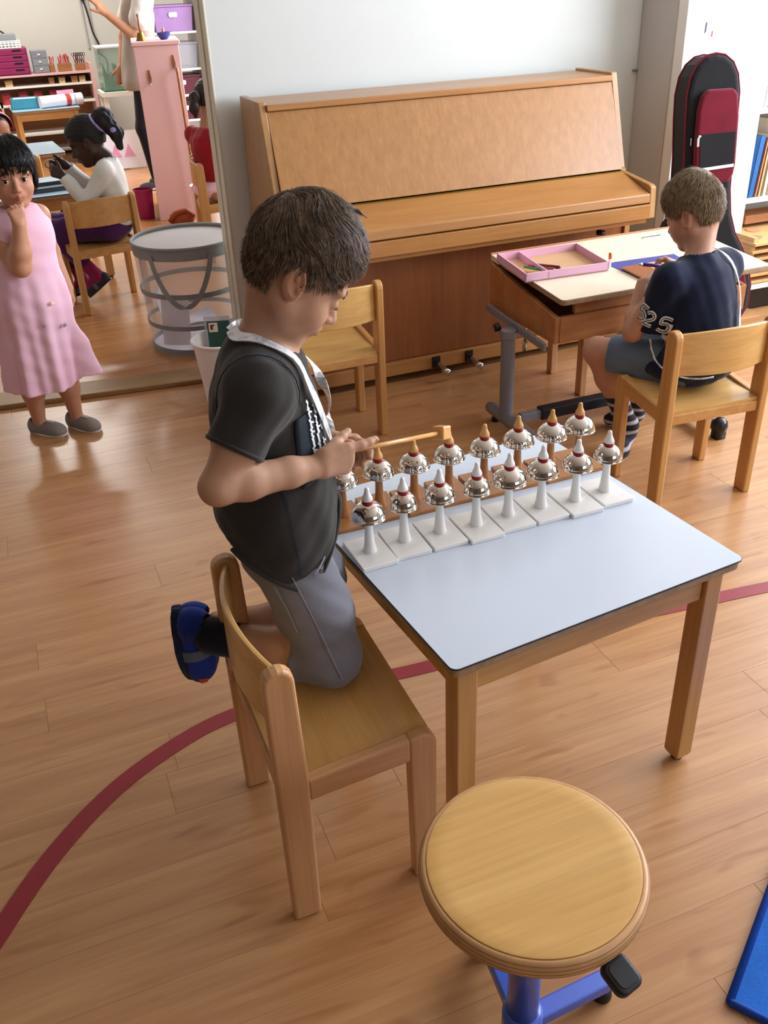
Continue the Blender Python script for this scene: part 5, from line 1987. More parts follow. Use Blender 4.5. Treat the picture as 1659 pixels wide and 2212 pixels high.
surf_strip('side_seam', ev1, np.array([B1(-.002 + .012 * t, -.12, .80 - .20 * t) for t in np.linspace(0, 1, 12)]), .0022, .0045, .0016, 'panel_navy', ts1, OFF)
surf_strip('shoulder_seam', ev1, np.array([sR + Fb * (.055 * math.cos(a)) + Ub * (.060 * math.sin(a)) + Lb * .012 for a in np.linspace(-.3, PI + .3, 14)]), .0022, .0030, .0016, 'panel_navy', ts1, OFF)

# --- shorts
so = Body()
so.ell(B1(-.012, 0, .615), (.084, .104, .085), RT, .04)
for h_, k_, a_, in ((hR, kR, aR), (hL, kL, aL)):
    kk = k_ + Ub * .010
    so.chain([h_ + Fb * .006, h_ * .45 + kk * .55 + Fb * .008, kk], [.072, .063, .054], .025)
    so.cap(kk, kk + unit(a_ - k_) * .055 - Ub * .004, .053, .057, .02)


def shorts_ev(P):
    d = so.ev(P)
    z = P[:, 2]
    d = np.maximum(d, .3335 - z)
    d = np.maximum(d, z - .68)
    for k_, a_ in ((kR, aR), (kL, aL)):
        ax = unit(a_ - k_)
        c = k_ + ax * .062
        near = np.linalg.norm(P - c, axis=1) < .075
        cut = (P - c) @ ax
        d = np.where(near, np.maximum(d, cut), d)
        inner = np.linalg.norm((P - k_) - np.outer((P - k_) @ ax, ax), axis=1) - .048
        d = np.where(near & (cut > -.02), np.maximum(d, -inner), d)
    return d


def folds_s(P):
    return .0030 * wob(P, 45, 9, (1, 1, .6)) + .0012 * wob(P, 110, 10, (1, 1, 1.6))


lo, hi = so.bounds()
sh_ = sdf_part('shorts', shorts_ev, lo, hi, .0036, 'shorts_grey', boy, disp=folds_s, off=OFF, newton=1)
evs = so.ev
surf_strip('seam', evs, np.array([hR * (1 - t) + kR * t + Fb * (.015 + .012 * t) - Lb * .1 for t in np.linspace(-.05, 1.0, 18)]), .0016, .0046, .0016, 'stitch_grey', sh_, OFF)
surf_strip('pocket_seam', evs, np.array([hR * (1 - t) + kR * t - Fb * (.038 - .01 * t) - Lb * .1 for t in np.linspace(.08, .5, 10)]), .0016, .0046, .0016, 'stitch_grey', sh_, OFF)
surf_strip('front_pocket', evs, np.array([B1(.085 - .05 * t, -.07 - .05 * math.sin(PI * .5 * t), .645 - .05 * t ** .7) for t in np.linspace(0, 1, 10)]), .0026, .0055, .0018, 'stitch_grey', sh_, OFF)
for f, l, z in ((.055, -.10, .617), (.046, -.112, .594)):
    p, n_ = onto(evs, np.array([B1(f, l, z)]), .004)
    Q = Matrix(frame(n_[0], A(0, 0, 1)).tolist()) @ Matrix.Rotation(PI / 2, 3, 'Y')
    MB().lathe([(.0042, 0), (.0044, .0012), (.0030, .0016), (.0022, .0012), (.0005, .0012)], tuple(p[0] - OFF), 14, Q, caps=False).build('rivet', 'rivet_dark', sh_, smooth=True)


# --- shoes
def shoe(name, ankle, toe, up, L, W, upper, sole, parent, off, strap=None, res=.0032, open_top=True, tongue=None, sole_t=.010):
    """slipper: ankle point above the heel, toe direction, up = away from the sole"""
    t, u = unit(toe), unit(np.asarray(up) - unit(toe) * (np.asarray(up) @ unit(toe)))
    s = np.cross(u, t)
    R = np.stack([t, s, u], 1)
    base = np.asarray(ankle) - u * .045
    P = lambda a, b, c: base + t * a + s * b + u * c
    b = Body()
    b.ell(P(-.018, 0, .012), (.036, W * .46, .040), R, .02)
    b.ell(P(L * .28, 0, .004), (L * .34, W * .50, .034), R, .02)
    b.ell(P(L * .52, 0, .002), (L * .20, W * .47, .026), R, .02)

    def ev(Q):
        d = b.ev(Q)
        q = (Q - base) @ R
        d = np.maximum(d, -(q[:, 2] + .006))
        if open_top:
            ca = np.sqrt(((q[:, 0] + .006) / .034) ** 2 + (q[:, 1] / (W * .34)) ** 2) - 1
            d = np.where(q[:, 2] > .006, np.maximum(d, -ca * .02), d)
        return d

    lo_, hi_ = b.bounds()
    g = thing_part(name, parent)
    up_ = sdf_part('upper', ev, lo_, hi_, res, upper, g, off=off, newton=1)
    pts = []
    for i in range(28):
        a = 2 * PI * i / 28
        x = math.cos(a)
        pts.append((L * .30 + (L * .425) * x if x > 0 else L * .30 + (L * .30 + .055) * x, (W * .50 + .002) * math.sin(a) * (1 - .10 * (x < -.3))))
    MB(tuple(off)).prism(pts, P(0, 0, -.006 - sole_t), t, s, u * sole_t).build('sole', sole, g, bevel=.002)
    if strap:
        pp = np.array([P(L * .20, W * .62 * math.cos(a), .05 * math.sin(a) - .002) for a in np.linspace(-.1, PI + .1, 15)])
        surf_strip('strap', b.ev, pp, .020, .0025, .003, strap, g, off)
    if tongue:
        surf_patch('elastic', b.ev, [P(L * .20, -W * .17, .04), P(L * .20, W * .17, .04), P(L * .44, W * .15, .04), P(L * .44, -W * .15, .04)], 5, 5, .0018, tongue, g, off)
    return g, b, P


def thing_part(name, parent):
    o = bpy.data.objects.new(name, None)
    COL.objects.link(o)
    o.parent = parent
    o.empty_display_size = .02
    return o


sk = Body()
dR = unit(aR - kR)
sk.chain([aR - dR * .03, aR + dR * .01], [.034, .036], .01)
lo, hi = sk.bounds()
sdf_part('sock', sk.ev, lo, hi, .004, 'trousers_black', boy, off=OFF)
g, bsh, PS = shoe('shoe', aR + dR * .012 + A(0, 0, .004), A(.10, -.05, -1), -dR * 1.0 + A(0, 0, .02), .155, .068, 'shoe_blue', 'shoe_navy', boy, OFF, strap='strap_grey', sole_t=.016)
surf_patch('toe_motif', bsh.ev, [PS(.085, -.040, .012), PS(.115, -.036, .012), PS(.120, -.020, .022), PS(.09, -.022, .024)], 6, 6, .0025, 'red_plastic', g, OFF)
dL = unit(aL - kL)
shoe('shoe', aL + dL * .012, A(.15, -.05, -1), -dL, .155, .068, 'shoe_blue', 'shoe_navy', boy, OFF, strap='strap_grey', sole_t=.016)


# --- hair
def hair_region(L, front=.060, ear=True):
    x, y, z = L[:, 0], L[:, 1], L[:, 2]
    m = z > -.055 + np.clip(x + .03, 0, .1) * .95
    m &= ~((x > -.038) & (x < .006) & (z < .022) & (np.abs(y) > .05))
    m &= ~((x > .0) & (z < .012 + .30 * x))
    m &= ~((x > front) & (z < .045))
    return m


hc = Body()
head1.s *= 1.0
hc.ell(head1.w(-.004, 0, .033), np.array([.088, .081, .100]) * head1.s, head1.R, .02)
hc.ell(head1.w(.036, 0, .060), np.array([.055, .064, .052]) * head1.s, head1.R, .02)


def cap_ev(hd, hcb, region_fn, th=.0):
    def f(P):
        d = hcb.ev(P)
        L = hd.loc(P)
        q = region_fn(L)
        return np.maximum(d, q)
    return f


def boy1_hairline(L):
    """positive where the skin is bare"""
    x, y, z = L[:, 0], L[:, 1], L[:, 2]
    back = (-.062 + .95 * np.clip(x + .074, 0, .06)) - z
    ear = .031 - np.sqrt((x + .012) ** 2 + ((z + .010) * .85) ** 2)
    side = (.004 + .36 * np.clip(x + .012, 0, .2)) - z
    bare = np.where(x < -.036, back, side)
    bare = np.where((x >= -.036) & (x < -.012), np.maximum(ear, -.02), bare)
    bare = np.maximum(bare, np.where(x < .02, ear, -.05))
    front = np.where(x > .055, (.066 - .25 * np.abs(y)) - z, -.05)
    return np.maximum(bare, front)


sdf_part('hair_cap', cap_ev(head1, hc, boy1_hairline), *hc.bounds(), .0045, 'hair_brown', boy, disp=lambda P: .0022 * wob(P, 120, 3), off=OFF, newton=1)


def flow_short(L):
    c = L - np.array([-.055, .0, .100])
    d = c / (np.linalg.norm(c, axis=1)[:, None] + 1e-6)
    d = d * .8
    d[:, 0] += .45 * (L[:, 2] > .02)
    d[:, 2] -= .55
    d[:, 0] += .25
    return d


def region_b1(L):
    return boy1_hairline(L) < .004


hair_strands('hair', head1, hc.ev, 7500, region_b1, flow_short, lambda L: .018 + .032 * (L[:, 2] > .07) * (L[:, 0] < .05) + .010 * (L[:, 2] > .04), .0009, 'hair_brown', boy, OFF, seed=4, lift=.0045, jitter=.16, wave=.85)
# tuft standing up at the crown
tuft = MB(tuple(OFF))
rt = random.Random(2)
for i in range(14):
    p = head1.w(-.025 + .03 * rt.random(), .02 * (rt.random() - .5), .120)
    q = p + head1.R @ A(.022 + .01 * rt.random(), .01 * (rt.random() - .5), .010 + .006 * rt.random())
    r_ = q + head1.R @ A(.020, .01 * (rt.random() - .5), -.002)
    tuft.tube([tuple(p), tuple(q), tuple(r_)], [.003, .0025, .0004], 5)
tuft.build('hair_tuft', 'hair_brown', boy, smooth=True)

# --- silver lanyard around the neck
evt = lambda P: np.minimum(sh1.ev(P), body.ev(P))
near = np.array([B1(-.052, -.010, .985), B1(-.042, -.034, .976), B1(-.016, -.056, .960), B1(.014, -.064, .938), B1(.040, -.062, .905), B1(.060, -.050, .860), B1(.075, -.032, .815), B1(.082, -.012, .775), B1(.086, .000, .742)])
near, _ = onto(evt, near, .009)
ln = thing_part('lanyard', boy)
near_c = catmull([Vector(p) for p in near], 4)
_, nn_ = onto(evt, np.array([tuple(p) for p in near_c]), .007, 3)
for _ in range(6):
    nn_[1:-1] = (nn_[:-2] + nn_[1:-1] + nn_[2:]) / 3
sides = []
for i in range(len(near_c)):
    d_ = near_c[min(i + 1, len(near_c) - 1)] - near_c[max(i - 1, 0)]
    sides.append(Vector(unit(np.cross(nn_[i], np.array(d_)))))
MB(tuple(OFF)).ribbon(near_c, sides, .0200, .0012).build('ribbon', 'silver_ribbon', ln)
far = [Vector(B1(-.056, -.010, .985)), Vector(B1(-.038, .040, .978)), Vector(B1(.012, .058, .955)), Vector((.404, 1.408, .895)), Vector((.428, 1.410, .845)), Vector((.437, 1.408, .812)), Vector((.430, 1.400, .775)), Vector(tuple(near[-1] + A(.004, .004, .0)))]
far_c = catmull(far, 5)
MB(tuple(OFF)).ribbon(far_c, [Vector((math.sin(i * .25) * .6, math.cos(i * .25), .3)).normalized() for i in range(len(far_c))], .0165, .0012).build('ribbon', 'silver_ribbon', ln)
e = near[-1]
MB(tuple(OFF)).tube([tuple(e + A(0, 0, .008)), tuple(e + A(.004, -.002, -.012))], [.004, .0055], 10).tube([tuple(e + A(.004, -.002, -.012)), tuple(e + A(.007, -.004, -.030))], [.0035, .0028], 8).build('clasp', 'steel', ln, smooth=True)
# ------------------------------------------------------------------ the boy sitting at the desk
OFF = A(1.83, 2.12, .320)
by2 = thing('person', 'boy in a navy shirt with white numbers sitting at the school desk', 'person', tuple(OFF))
h2 = math.radians(100)
F2, L2, U2 = A(math.cos(h2), math.sin(h2), 0), A(-math.sin(h2), math.cos(h2), 0), A(0, 0, 1)
RT2 = np.stack([F2, L2, U2], 1)
C2 = A(1.845, 2.13, 0)


def B2(f, l, z):
    return C2 + F2 * f + L2 * l + U2 * z


b2 = Body()
hd2 = Head(A(1.862, 2.228, .808), A(math.cos(math.radians(112)) * .9, math.sin(math.radians(112)) * .9, -.36), A(math.cos(math.radians(112)) * .36, math.sin(math.radians(112)) * .36, .9), .93)
nk2 = B2(.035, .0, .685)
hd2.add(b2, nk2, lids=True, nr=.040)
s2L, e2L, w2L = B2(.030, .115, .650), A(1.664, 2.206, .484), A(1.736, 2.276, .602)
s2R, e2R, w2R = B2(.030, -.115, .650), A(2.000, 2.320, .520), A(1.918, 2.352, .612)
b2.ell(B2(.018, 0, .60), (.068, .105, .09), RT2, .04)
b2.ell(B2(.0, 0, .50), (.072, .098, .11), RT2, .04)
b2.ell(B2(-.01, 0, .40), (.082, .105, .08), RT2, .04)
b2.cap(s2R, s2L, .042, .042, .03)
for s_, e_, w_ in ((s2L, e2L, w2L), (s2R, e2R, w2R)):
    b2.chain([s_, e_], [.038, .030], .02)
    b2.chain([e_, e_ * .7 + w_ * .3, w_], [.029, .029, .0195], .015)
add_hand(b2, w2L, A(.75, .55, .20), A(.65, -.1, .55), A(.9, -.3, -.3), [(.7, 1.0, .6), (.9, 1.1, .6), (1.0, 1.2, .7), (1.1, 1.2, .7)], .92)
add_hand(b2, w2R, A(-.62, .45, .45), A(-.70, -.2, .45), A(-.8, -.4, -.3), [(.6, .9, .6), (.8, 1.0, .6), (.9, 1.1, .6), (1.0, 1.1, .7)], .92)
hp2L, hp2R = B2(-.01, .062, .392), B2(-.01, -.062, .392)
k2L, k2R = A(1.632, 2.335, .385), A(1.815, 2.40, .375)
a2L, a2R = A(1.765, 2.310, .105), A(1.90, 2.45, .10)
for h_, k_, a_ in ((hp2L, k2L, a2L), (hp2R, k2R, a2R)):
    b2.chain([h_, k_], [.066, .044], .03)
    b2.chain([k_, k_ * .65 + a_ * .35, a_], [.040, .040, .025], .02)
lo, hi = b2.bounds()
sdf_part('body', b2.ev, lo, hi, .0042, 'skin', by2, color=lambda P: hd2.skin(P, lin('#c2937a'), lin('#b8735f'), .25), off=OFF)
hd2.eyes(by2, OFF)

t2 = Body()
t2.ell(B2(.016, 0, .612), (.084, .116, .092), RT2, .03)
t2.ell(B2(-.004, 0, .52), (.096, .122, .12), RT2, .05)
t2.ell(B2(-.020, 0, .42), (.112, .138, .10), RT2, .05)
t2.ell(B2(.035, .03, .385), (.10, .13, .055), RT2, .04)
t2.cap(s2R, s2L, .050, .050, .03)
e2Ls = e2L + A(.050, -.006, -.012)
sl2L, sl2R = s2L * .16 + e2Ls * .84, s2R * .22 + e2R * .78
t2.chain([s2L, sl2L + unit(e2Ls - s2L) * .05], [.052, .060], .02)
t2.chain([s2R, sl2R + unit(e2R - s2R) * .05], [.052, .068], .02)
t2.cap(nk2 - U2 * .03, nk2 + U2 * .000 - F2 * .004, .058, .052, .02)


def shirt2_ev(P):
    d = t2.ev(P)
    z = P[:, 2]
    for a, s_, e_ in ((sl2L, s2L, e2Ls), (sl2R, s2R, e2R)):
        ax = unit(e_ - s_)
        cut = (P - a) @ ax
        rad_ = np.linalg.norm((P - s_) - np.outer((P - s_) @ ax, ax), axis=1)
        near = (rad_ < .080) & (cut > -.06) & (cut < .16)
        d = np.where(near, np.maximum(d, cut), d)
        d = np.where(near & (cut > -.030), np.maximum(d, .046 - rad_), d)
    ax = unit(A(F2[0] * .25, F2[1] * .25, 1))
    nkd = np.linalg.norm((P - nk2) - np.outer((P - nk2) @ ax, ax), axis=1) - .047
    d = np.where(z > nk2[2] - .03, np.maximum(d, -nkd), d)
    d = np.maximum(d, (.3365 - z))
    return d


lo, hi = t2.bounds()
ts2 = sdf_part('t_shirt', shirt2_ev, lo, hi, .0046, 'shirt_navy', by2, disp=lambda P: .0035 * wob(P, 38, 15, (1, 1, .5)) + .0015 * wob(P, 85, 16), off=OFF, newton=1)
# number print running round the sleeve
axs = unit(e2Ls - s2L)
cen = sl2L - axs * .048
vd = unit(np.array([0, 0, 0]) - cen + A(0, 0, 1.45))          # side of the sleeve turned into the room
vd = unit(vd - axs * (vd @ axs))
sd = np.cross(axs, vd)


def sleeve_stroke(name, pts, w, mat='print_white', o_=.0065):
    P = []
    for (u, v) in pts:
        an = u / .062
        P.append(cen + axs * v + (vd * math.cos(an) + sd * math.sin(an)) * .075)
    P = np.array(P)
    C_ = np.array([tuple(p) for p in catmull([Vector(p) for p in P], 4)]) if len(P) > 2 else P
    surf_strip(name, t2.ev, C_, w, o_, .002, mat, ts2, OFF)


FIVE = [(.020, -.022), (-.004, -.022), (-.006, -.003), (.008, -.004), (.018, .006), (.014, .019), (.000, .022), (-.010, .016)]
TWO = [(-.012, -.014), (-.002, -.022), (.010, -.016), (.010, -.004), (-.004, .008), (-.014, .020), (.012, .020)]
for dx, dy, G in ((.030, .0, FIVE), (-.010, -.006, TWO), (-.044, -.012, FIVE)):
    sleeve_stroke('number_print', [(-u - dx, v + dy) for u, v in G], .0105)
    sleeve_stroke('number_print', [(-u - dx, v + dy) for u, v in G], .0020, 'shirt_navy', .0078)
sleeve_stroke('number_print', [(-.058, .016), (-.066, .002), (-.074, -.006)], .016)
sleeve_stroke('number_print', [(-.048, .044), (-.058, .036), (-.068, .030)], .018, 'print_grey')
sleeve_stroke('number_print', [(-.074, .020), (-.082, .012)], .016, 'print_grey')

# denim shorts
d2s = Body()
d2s.ell(B2(-.005, 0, .392), (.090, .118, .062), RT2, .04)
for h_, k_ in ((hp2L, k2L), (hp2R, k2R)):
    d2s.chain([h_, h_ * .25 + k_ * .75], [.068, .062], .03)


def den_ev(P):
    d = d2s.ev(P)
    for h_, k_ in ((hp2L, k2L), (hp2R, k2R)):
        ax = unit(k_ - h_)
        a = h_ * .18 + k_ * .82
        cut = (P - a) @ ax
        d = np.where(np.linalg.norm(P - a, axis=1) < .10, np.maximum(d, cut), d)
    return np.maximum(d, .331 - P[:, 2])


lo, hi = d2s.bounds()
sdf_part('shorts', den_ev, lo, hi, .005, 'denim', by2, disp=lambda P: .0025 * wob(P, 60, 19), off=OFF, newton=1)
# striped socks
for a_, k_, toe in ((a2L, k2L, A(-.10, -.075, -.082)), (a2R, k2R, A(-.06, .07, -.075))):
    sk = Body()
    sk.chain([a_ * .55 + k_ * .45, a_], [.036, .031], .02)
    sk.chain([a_, a_ + A(.008, .02, -.045)], [.032, .030], .02)
    sk.chain([a_ + A(0, .01, -.04), a_ + toe * .6 + A(0, 0, -.012), a_ + toe], [.034, .030, .022], .02)

    def sk_ev(P, sk=sk):
        return np.maximum(sk.ev(P), .001 - P[:, 2])
    lo, hi = sk.bounds()
    sdf_part('sock', sk_ev, lo, hi, .0045, 'sock_striped', by2, off=OFF, newton=1)


# hair
def hl2(L):
    x, y, z = L[:, 0], L[:, 1], L[:, 2]
    back = (-.050 + .55 * np.clip(x + .080, 0, .05)) - z
    ear = .032 - np.sqrt((x + .012) ** 2 + ((z + .010) * .85) ** 2)
    side = (.004 + .36 * np.clip(x + .012, 0, .2)) - z
    bare = np.where(x < -.036, back, side)
    bare = np.maximum(bare, np.where((x < .02), ear, -.05))
    front = np.where(x > .060, (.046 - .10 * np.abs(y)) - z, -.05)
    return np.maximum(bare, front)


hc2 = Body()
hc2.ell(hd2.w(-.004, 0, .033), np.array([.088, .081, .100]) * hd2.s, hd2.R, .02)
hc2.ell(hd2.w(.036, 0, .060), np.array([.055, .064, .052]) * hd2.s, hd2.R, .02)
sdf_part('hair_cap', cap_ev(hd2, hc2, hl2), *hc2.bounds(), .0045, 'hair_blond', by2, disp=lambda P: .002 * wob(P, 120, 3), off=OFF, newton=1)


def flow2(L):
    c = L - np.array([-.060, -.028, .080])
    d = c / (np.linalg.norm(c, axis=1)[:, None] + 1e-6)
    sw = np.cross(np.array([-.4, -.2, 1.0]), d)
    d = d * .8 + sw * .35
    d[:, 2] -= .5
    return d


hair_strands('hair', hd2, hc2.ev, 6500, lambda L: hl2(L) < .003, flow2, lambda L: .020 + .024 * (L[:, 2] > .06), .0009, 'hair_blond', by2, OFF, seed=9, lift=.005, jitter=.18, wave=.35)
# lanyard over the right shoulder, crossing the back to the hip
ln2 = thing_part('lanyard', by2)
pts = np.array([B2(.03, -.055, .700), B2(-.01, -.066, .690), B2(-.060, -.078, .62), B2(-.095, -.068, .55), B2(-.11, -.045, .48)])
pts = np.array([tuple(p) for p in catmull([Vector(p) for p in pts], 4)])
surf_strip('ribbon', t2.ev, pts, .015, .007, .0012, 'silver_ribbon', ln2, OFF)
p3 = np.array([tuple(p) for p in catmull([Vector(tuple(q)) for q in (B2(.05, .15, .48), B2(.02, .150, .42), B2(-.06, .13, .385), B2(-.12, .05, .385))], 5)])
P_, _ = onto(t2.ev, p3, .007)
MB(tuple(OFF)).tube([tuple(p) for p in P_], .0028, 8).build('cord', 'silver_ribbon', ln2, smooth=True)
# purple pen held in the left hand
hp_ = thing('felt_pen', 'purple felt pen held by the boy at the desk', 'felt pen', tuple(A(1.80, 2.33, .622)), 0, 'felt pens on the desk')
pa, pb_ = A(1.765, 2.345, .642), A(1.862, 2.318, .628)
dd_ = unit(pb_ - pa)
MB(tuple(hp_.location)).tube([tuple(pa), tuple(pa + dd_ * .012)], [.003, .0055], 10).build('tip', 'white_plastic', hp_, smooth=True)
MB(tuple(hp_.location)).tube([tuple(pa + dd_ * .012), tuple(pb_)], .0055, 12).build('barrel', 'purple_plastic', hp_, smooth=True)
# ------------------------------------------------------------------ the girl in the pink dress
OFF = A(-.01, 3.375, 0)
gp = thing('person', 'girl in a pink gingham dress standing with a hand at her mouth', 'person', tuple(OFF))
g1 = Body()
hdg = Head(A(.014, 3.375, .930), A(.10, -1, -.05), A(.0, -.05, 1), .92)
nkg = A(-.010, 3.392, .800)
hdg.add(g1, nkg, lids='open', nr=.036)
gsR, geR, gwR = A(-.098, 3.390, .785), A(-.022, 3.275, .655), A(.004, 3.262, .790)
gsL, geL, gwL = A(.072, 3.405, .785), A(.088, 3.480, .645), A(.116, 3.435, .520)
E3 = np.eye(3)
g1.ell(A(-.01, 3.39, .72), (.090, .062, .09), E3, .04)
g1.ell(A(-.01, 3.39, .60), (.088, .062, .10), E3, .04)
g1.ell(A(-.015, 3.39, .48), (.095, .070, .08), E3, .04)
g1.cap(gsR, gsL, .036, .036, .03)
g1.chain([gsR, geR], [.036, .032], .02)
g1.chain([geR, geR * .65 + gwR * .35, gwR], [.033, .034, .0215], .015)
g1.chain([gsL, geL, gwL], [.034, .028, .019], .018)
add_hand(g1, gwR, A(-.02, -.02, 1), A(.45, .1, .0), A(0, 1, 0), [(1.0, 1.0, .5), (1.1, 1.0, .5), (1.15, 1.05, .5), (1.2, 1.1, .5)], .92, thumb_dir=A(.25, .35, .9))
add_hand(g1, gwL, A(.12, -.10, -1), A(.2, -.9, -.1), A(-1, 0, 0), [(.5, .8, .5), (.7, .9, .5), (.8, .9, .5), (.8, .9, .5)], .9)
legs = []
for hx, kx, ax_, ay in ((-.060, -.082, -.088, 3.412), (.030, .040, .046, 3.402)):
    hp_, kn_, an_ = A(hx, 3.39, .46), A(kx, 3.385, .245), A(ax_, ay, .055)
    g1.chain([hp_, kn_], [.058, .040], .03)
    g1.chain([kn_, kn_ * .6 + an_ * .4, an_], [.038, .038, .024], .02)
    legs.append(an_)
for an_, d_ in zip(legs, (A(.127, -.108, 0), A(.095, -.115, 0))):
    g1.cap(an_ - A(0, 0, .02), an_ + unit(d_) * .070 - A(0, 0, .038), .022, .011, .015)
lo, hi = g1.bounds()
sdf_part('body', g1.ev, lo, hi, .0040, 'skin', gp, color=lambda P: hdg.skin(P, lin('#c99374'), lin('#b4685a'), .3), off=OFF)
hdg.eyes(gp, OFF, look=(1, -.05, -.05))
hdg.brows(g1.ev, gp, OFF, 'hair_black', .004, drop=.004)
hdg.lashes(gp, OFF, low=-.0010)
for an_, d_ in zip(legs, (A(.127, -.108, 0), A(.095, -.115, 0))):
    shoe('shoe', an_ + A(0, 0, .003), d_, A(0, 0, 1), .150, .062, 'shoe_grey', 'sole_white', gp, OFF, tongue='shoe_grey_pale', sole_t=.007)

dr = Body()
dr.ell(A(-.008, 3.39, .735), (.108, .078, .080), E3, .03)
dr.cap(gsR + A(.022, 0, .004), gsL - A(.022, 0, -.004), .040, .040, .03)
FLY = A(0, 1, 0)
dr.chain([A(-.008, 3.388, .72), A(-.018, 3.386, .50), A(-.034, 3.384, .17)], [.108, .124, .136], .05, flat=(FLY, .80))
dr.chain([A(.075, 3.362, .44), A(.090, 3.354, .34), A(.100, 3.346, .18)], [.020, .048, .070], .010, flat=(A(.25, 1, 0) / np.linalg.norm(A(.25, 1, 0)), .55))


def dress_ev(P):
    d = dr.ev(P)
    z = P[:, 2]
    x = P[:, 0]
    ang = np.arctan2(P[:, 1] - 3.386, x + .02)
    low = np.clip((.66 - z) / .45, 0, 1)
    d = d + (.009 * np.sin(ang * 7 + 1.2 * np.sin(z * 6)) + .006 * np.sin(ang * 13 + 2)) * low
    hem = .196 + .03 * np.clip((x - .05) / .05, 0, 1)
    d = np.maximum(d, hem - z)
    inn = dr.ev(P) + .024
    d = np.where(z < hem + .05, np.maximum(d, -inn), d)
    nk = np.linalg.norm((P - nkg)[:, :2], axis=1) - (.044 + .35 * np.clip(.82 - z, -.02, .02))
    d = np.where(z > .785, np.maximum(d, -nk), d)
    return d


lo, hi = dr.bounds()
drs = sdf_part('dress', dress_ev, lo, hi, .0045, 'gingham_pink', gp, disp=lambda P: .0018 * wob(P, 55, 31), off=OFF, newton=1)
for p, w_, m_n in ((A(.062, 3.25, .520), .011, 'book_cream'), (A(.010, 3.25, .445), .006, 'grey_plastic'), (A(.088, 3.28, .428), .010, 'grey_plastic')):
    surf_patch('applique', dr.ev, [p + A(-w_, 0, -w_ * .6), p + A(w_, 0, -w_ * .6), p + A(w_ * .7, 0, w_ * .7), p + A(-w_ * .7, 0, w_ * .7)], 4, 4, .014, m_n, drs, OFF)


def hlg(L):
    x, y, z = L[:, 0], L[:, 1], L[:, 2]
    face = np.where(x > .012, np.maximum((.026 + .05 * np.cos(y * 60) * 0 - .2 * np.abs(y)) - z, -.05), -.05)
    face = np.where((x > .012) & (np.abs(y) < .066), (.044 - .35 * np.clip(np.abs(y) - .02, 0, 1)) - z, -.05)
    return np.maximum(face, -.075 - z)


hcg = Body()
hcg.ell(hdg.w(-.006, 0, .029), np.array([.096, .088, .103]) * hdg.s, hdg.R, .02)
hcg.ell(hdg.w(-.020, 0, -.030), np.array([.080, .086, .060]) * hdg.s, hdg.R, .02)
hcg.ell(hdg.w(.040, 0, .055), np.array([.058, .070, .052]) * hdg.s, hdg.R, .02)
sdf_part('hair_cap', cap_ev(hdg, hcg, hlg), *hcg.bounds(), .005, 'hair_black', gp, disp=lambda P: .0015 * wob(P, 120, 3), off=OFF, newton=1)


def flowg(L):
    c = L - np.array([-.02, 0, .13])
    d = c / (np.linalg.norm(c, axis=1)[:, None] + 1e-6)
    d[:, 2] -= .6
    return d


hair_strands('hair', hdg, hcg.ev, 2600, lambda L: hlg(L) < .006, flowg, lambda L: np.where((L[:, 0] > .03), .026, .044), .0016, 'hair_black', gp, OFF, seed=12, lift=.004, jitter=.08, wave=.12)

# ------------------------------------------------------------------ the girl in white on the far chair
OFF = A(.42, 4.97, .33)
gw = thing('person', 'girl in a white top and purple trousers sitting at the far table', 'person', tuple(OFF))
aw = math.radians(162)
FW, LW, UW = A(math.cos(aw), math.sin(aw), 0), A(-math.sin(aw), math.cos(aw), 0), A(0, 0, 1)
RTW = np.stack([FW, LW, UW], 1)
BW = lambda f, l, z: A(.42, 4.97, 0) + FW * f + LW * l + UW * z
gb_ = Body()
hdw = Head(BW(.014, 0, .800), A(FW[0] * .93, FW[1] * .93, -.36), A(FW[0] * .36, FW[1] * .36, .93), 1.0)
nkw = BW(-.066, 0, .715)
hdw.add(gb_, nkw, lids=True, nr=.033)
wsL, weL, wwL = BW(-.060, .100, .675), BW(.045, .125, .535), BW(.150, .075, .660)
wsR, weR, wwR = BW(-.055, -.10, .675), BW(.06, -.12, .545), BW(.150, -.035, .690)
gb_.ell(BW(-.06, 0, .62), (.062, .10, .09), RTW, .04)
gb_.ell(BW(-.055, 0, .50), (.066, .092, .11), RTW, .04)
gb_.ell(BW(-.035, 0, .40), (.08, .10, .07), RTW, .04)
gb_.cap(wsR, wsL, .036, .036, .03)
for s_, e_, w_ in ((wsL, weL, wwL), (wsR, weR, wwR)):
    gb_.chain([s_, e_, w_], [.032, .026, .018], .018)
add_hand(gb_, wwL, FW * .8 + UW * .35 - LW * .2, UW * .8 - FW * .2, -LW, [(.5, .6, .4), (.6, .7, .4), (.7, .7, .4), (.8, .8, .5)], 1.0)
add_hand(gb_, wwR, FW * .9 + UW * .15 + LW * .2, UW * .8 - FW * .2, LW, [(.5, .6, .4), (.6, .7, .4), (.7, .7, .4), (.8, .8, .5)], 1.0)
whL, whR = BW(-.03, .055, .395), BW(-.03, -.055, .395)
wkL, wkR = BW(.262, .075, .395), BW(.275, -.06, .398)
waL, waR = BW(.085, .045, .150), BW(.19, -.05, .10)
for h_, k_, a_ in ((whL, wkL, waL), (whR, wkR, waR)):
    gb_.chain([h_, k_], [.055, .040], .03)
    gb_.chain([k_, a_], [.036, .024], .02)
lo, hi = gb_.bounds()
sdf_part('body', gb_.ev, lo, hi, .0055, 'skin', gw, color=lambda P: hdw.skin(P, lin('#3b2419'), lin('#4a2a22'), .1), off=OFF)
tw = Body()
tw.ell(BW(-.062, 0, .625), (.074, .108, .09), RTW, .03)
tw.ell(BW(-.060, 0, .51), (.080, .106, .12), RTW, .05)
tw.ell(BW(-.068, 0, .43), (.092, .116, .06), RTW, .05)
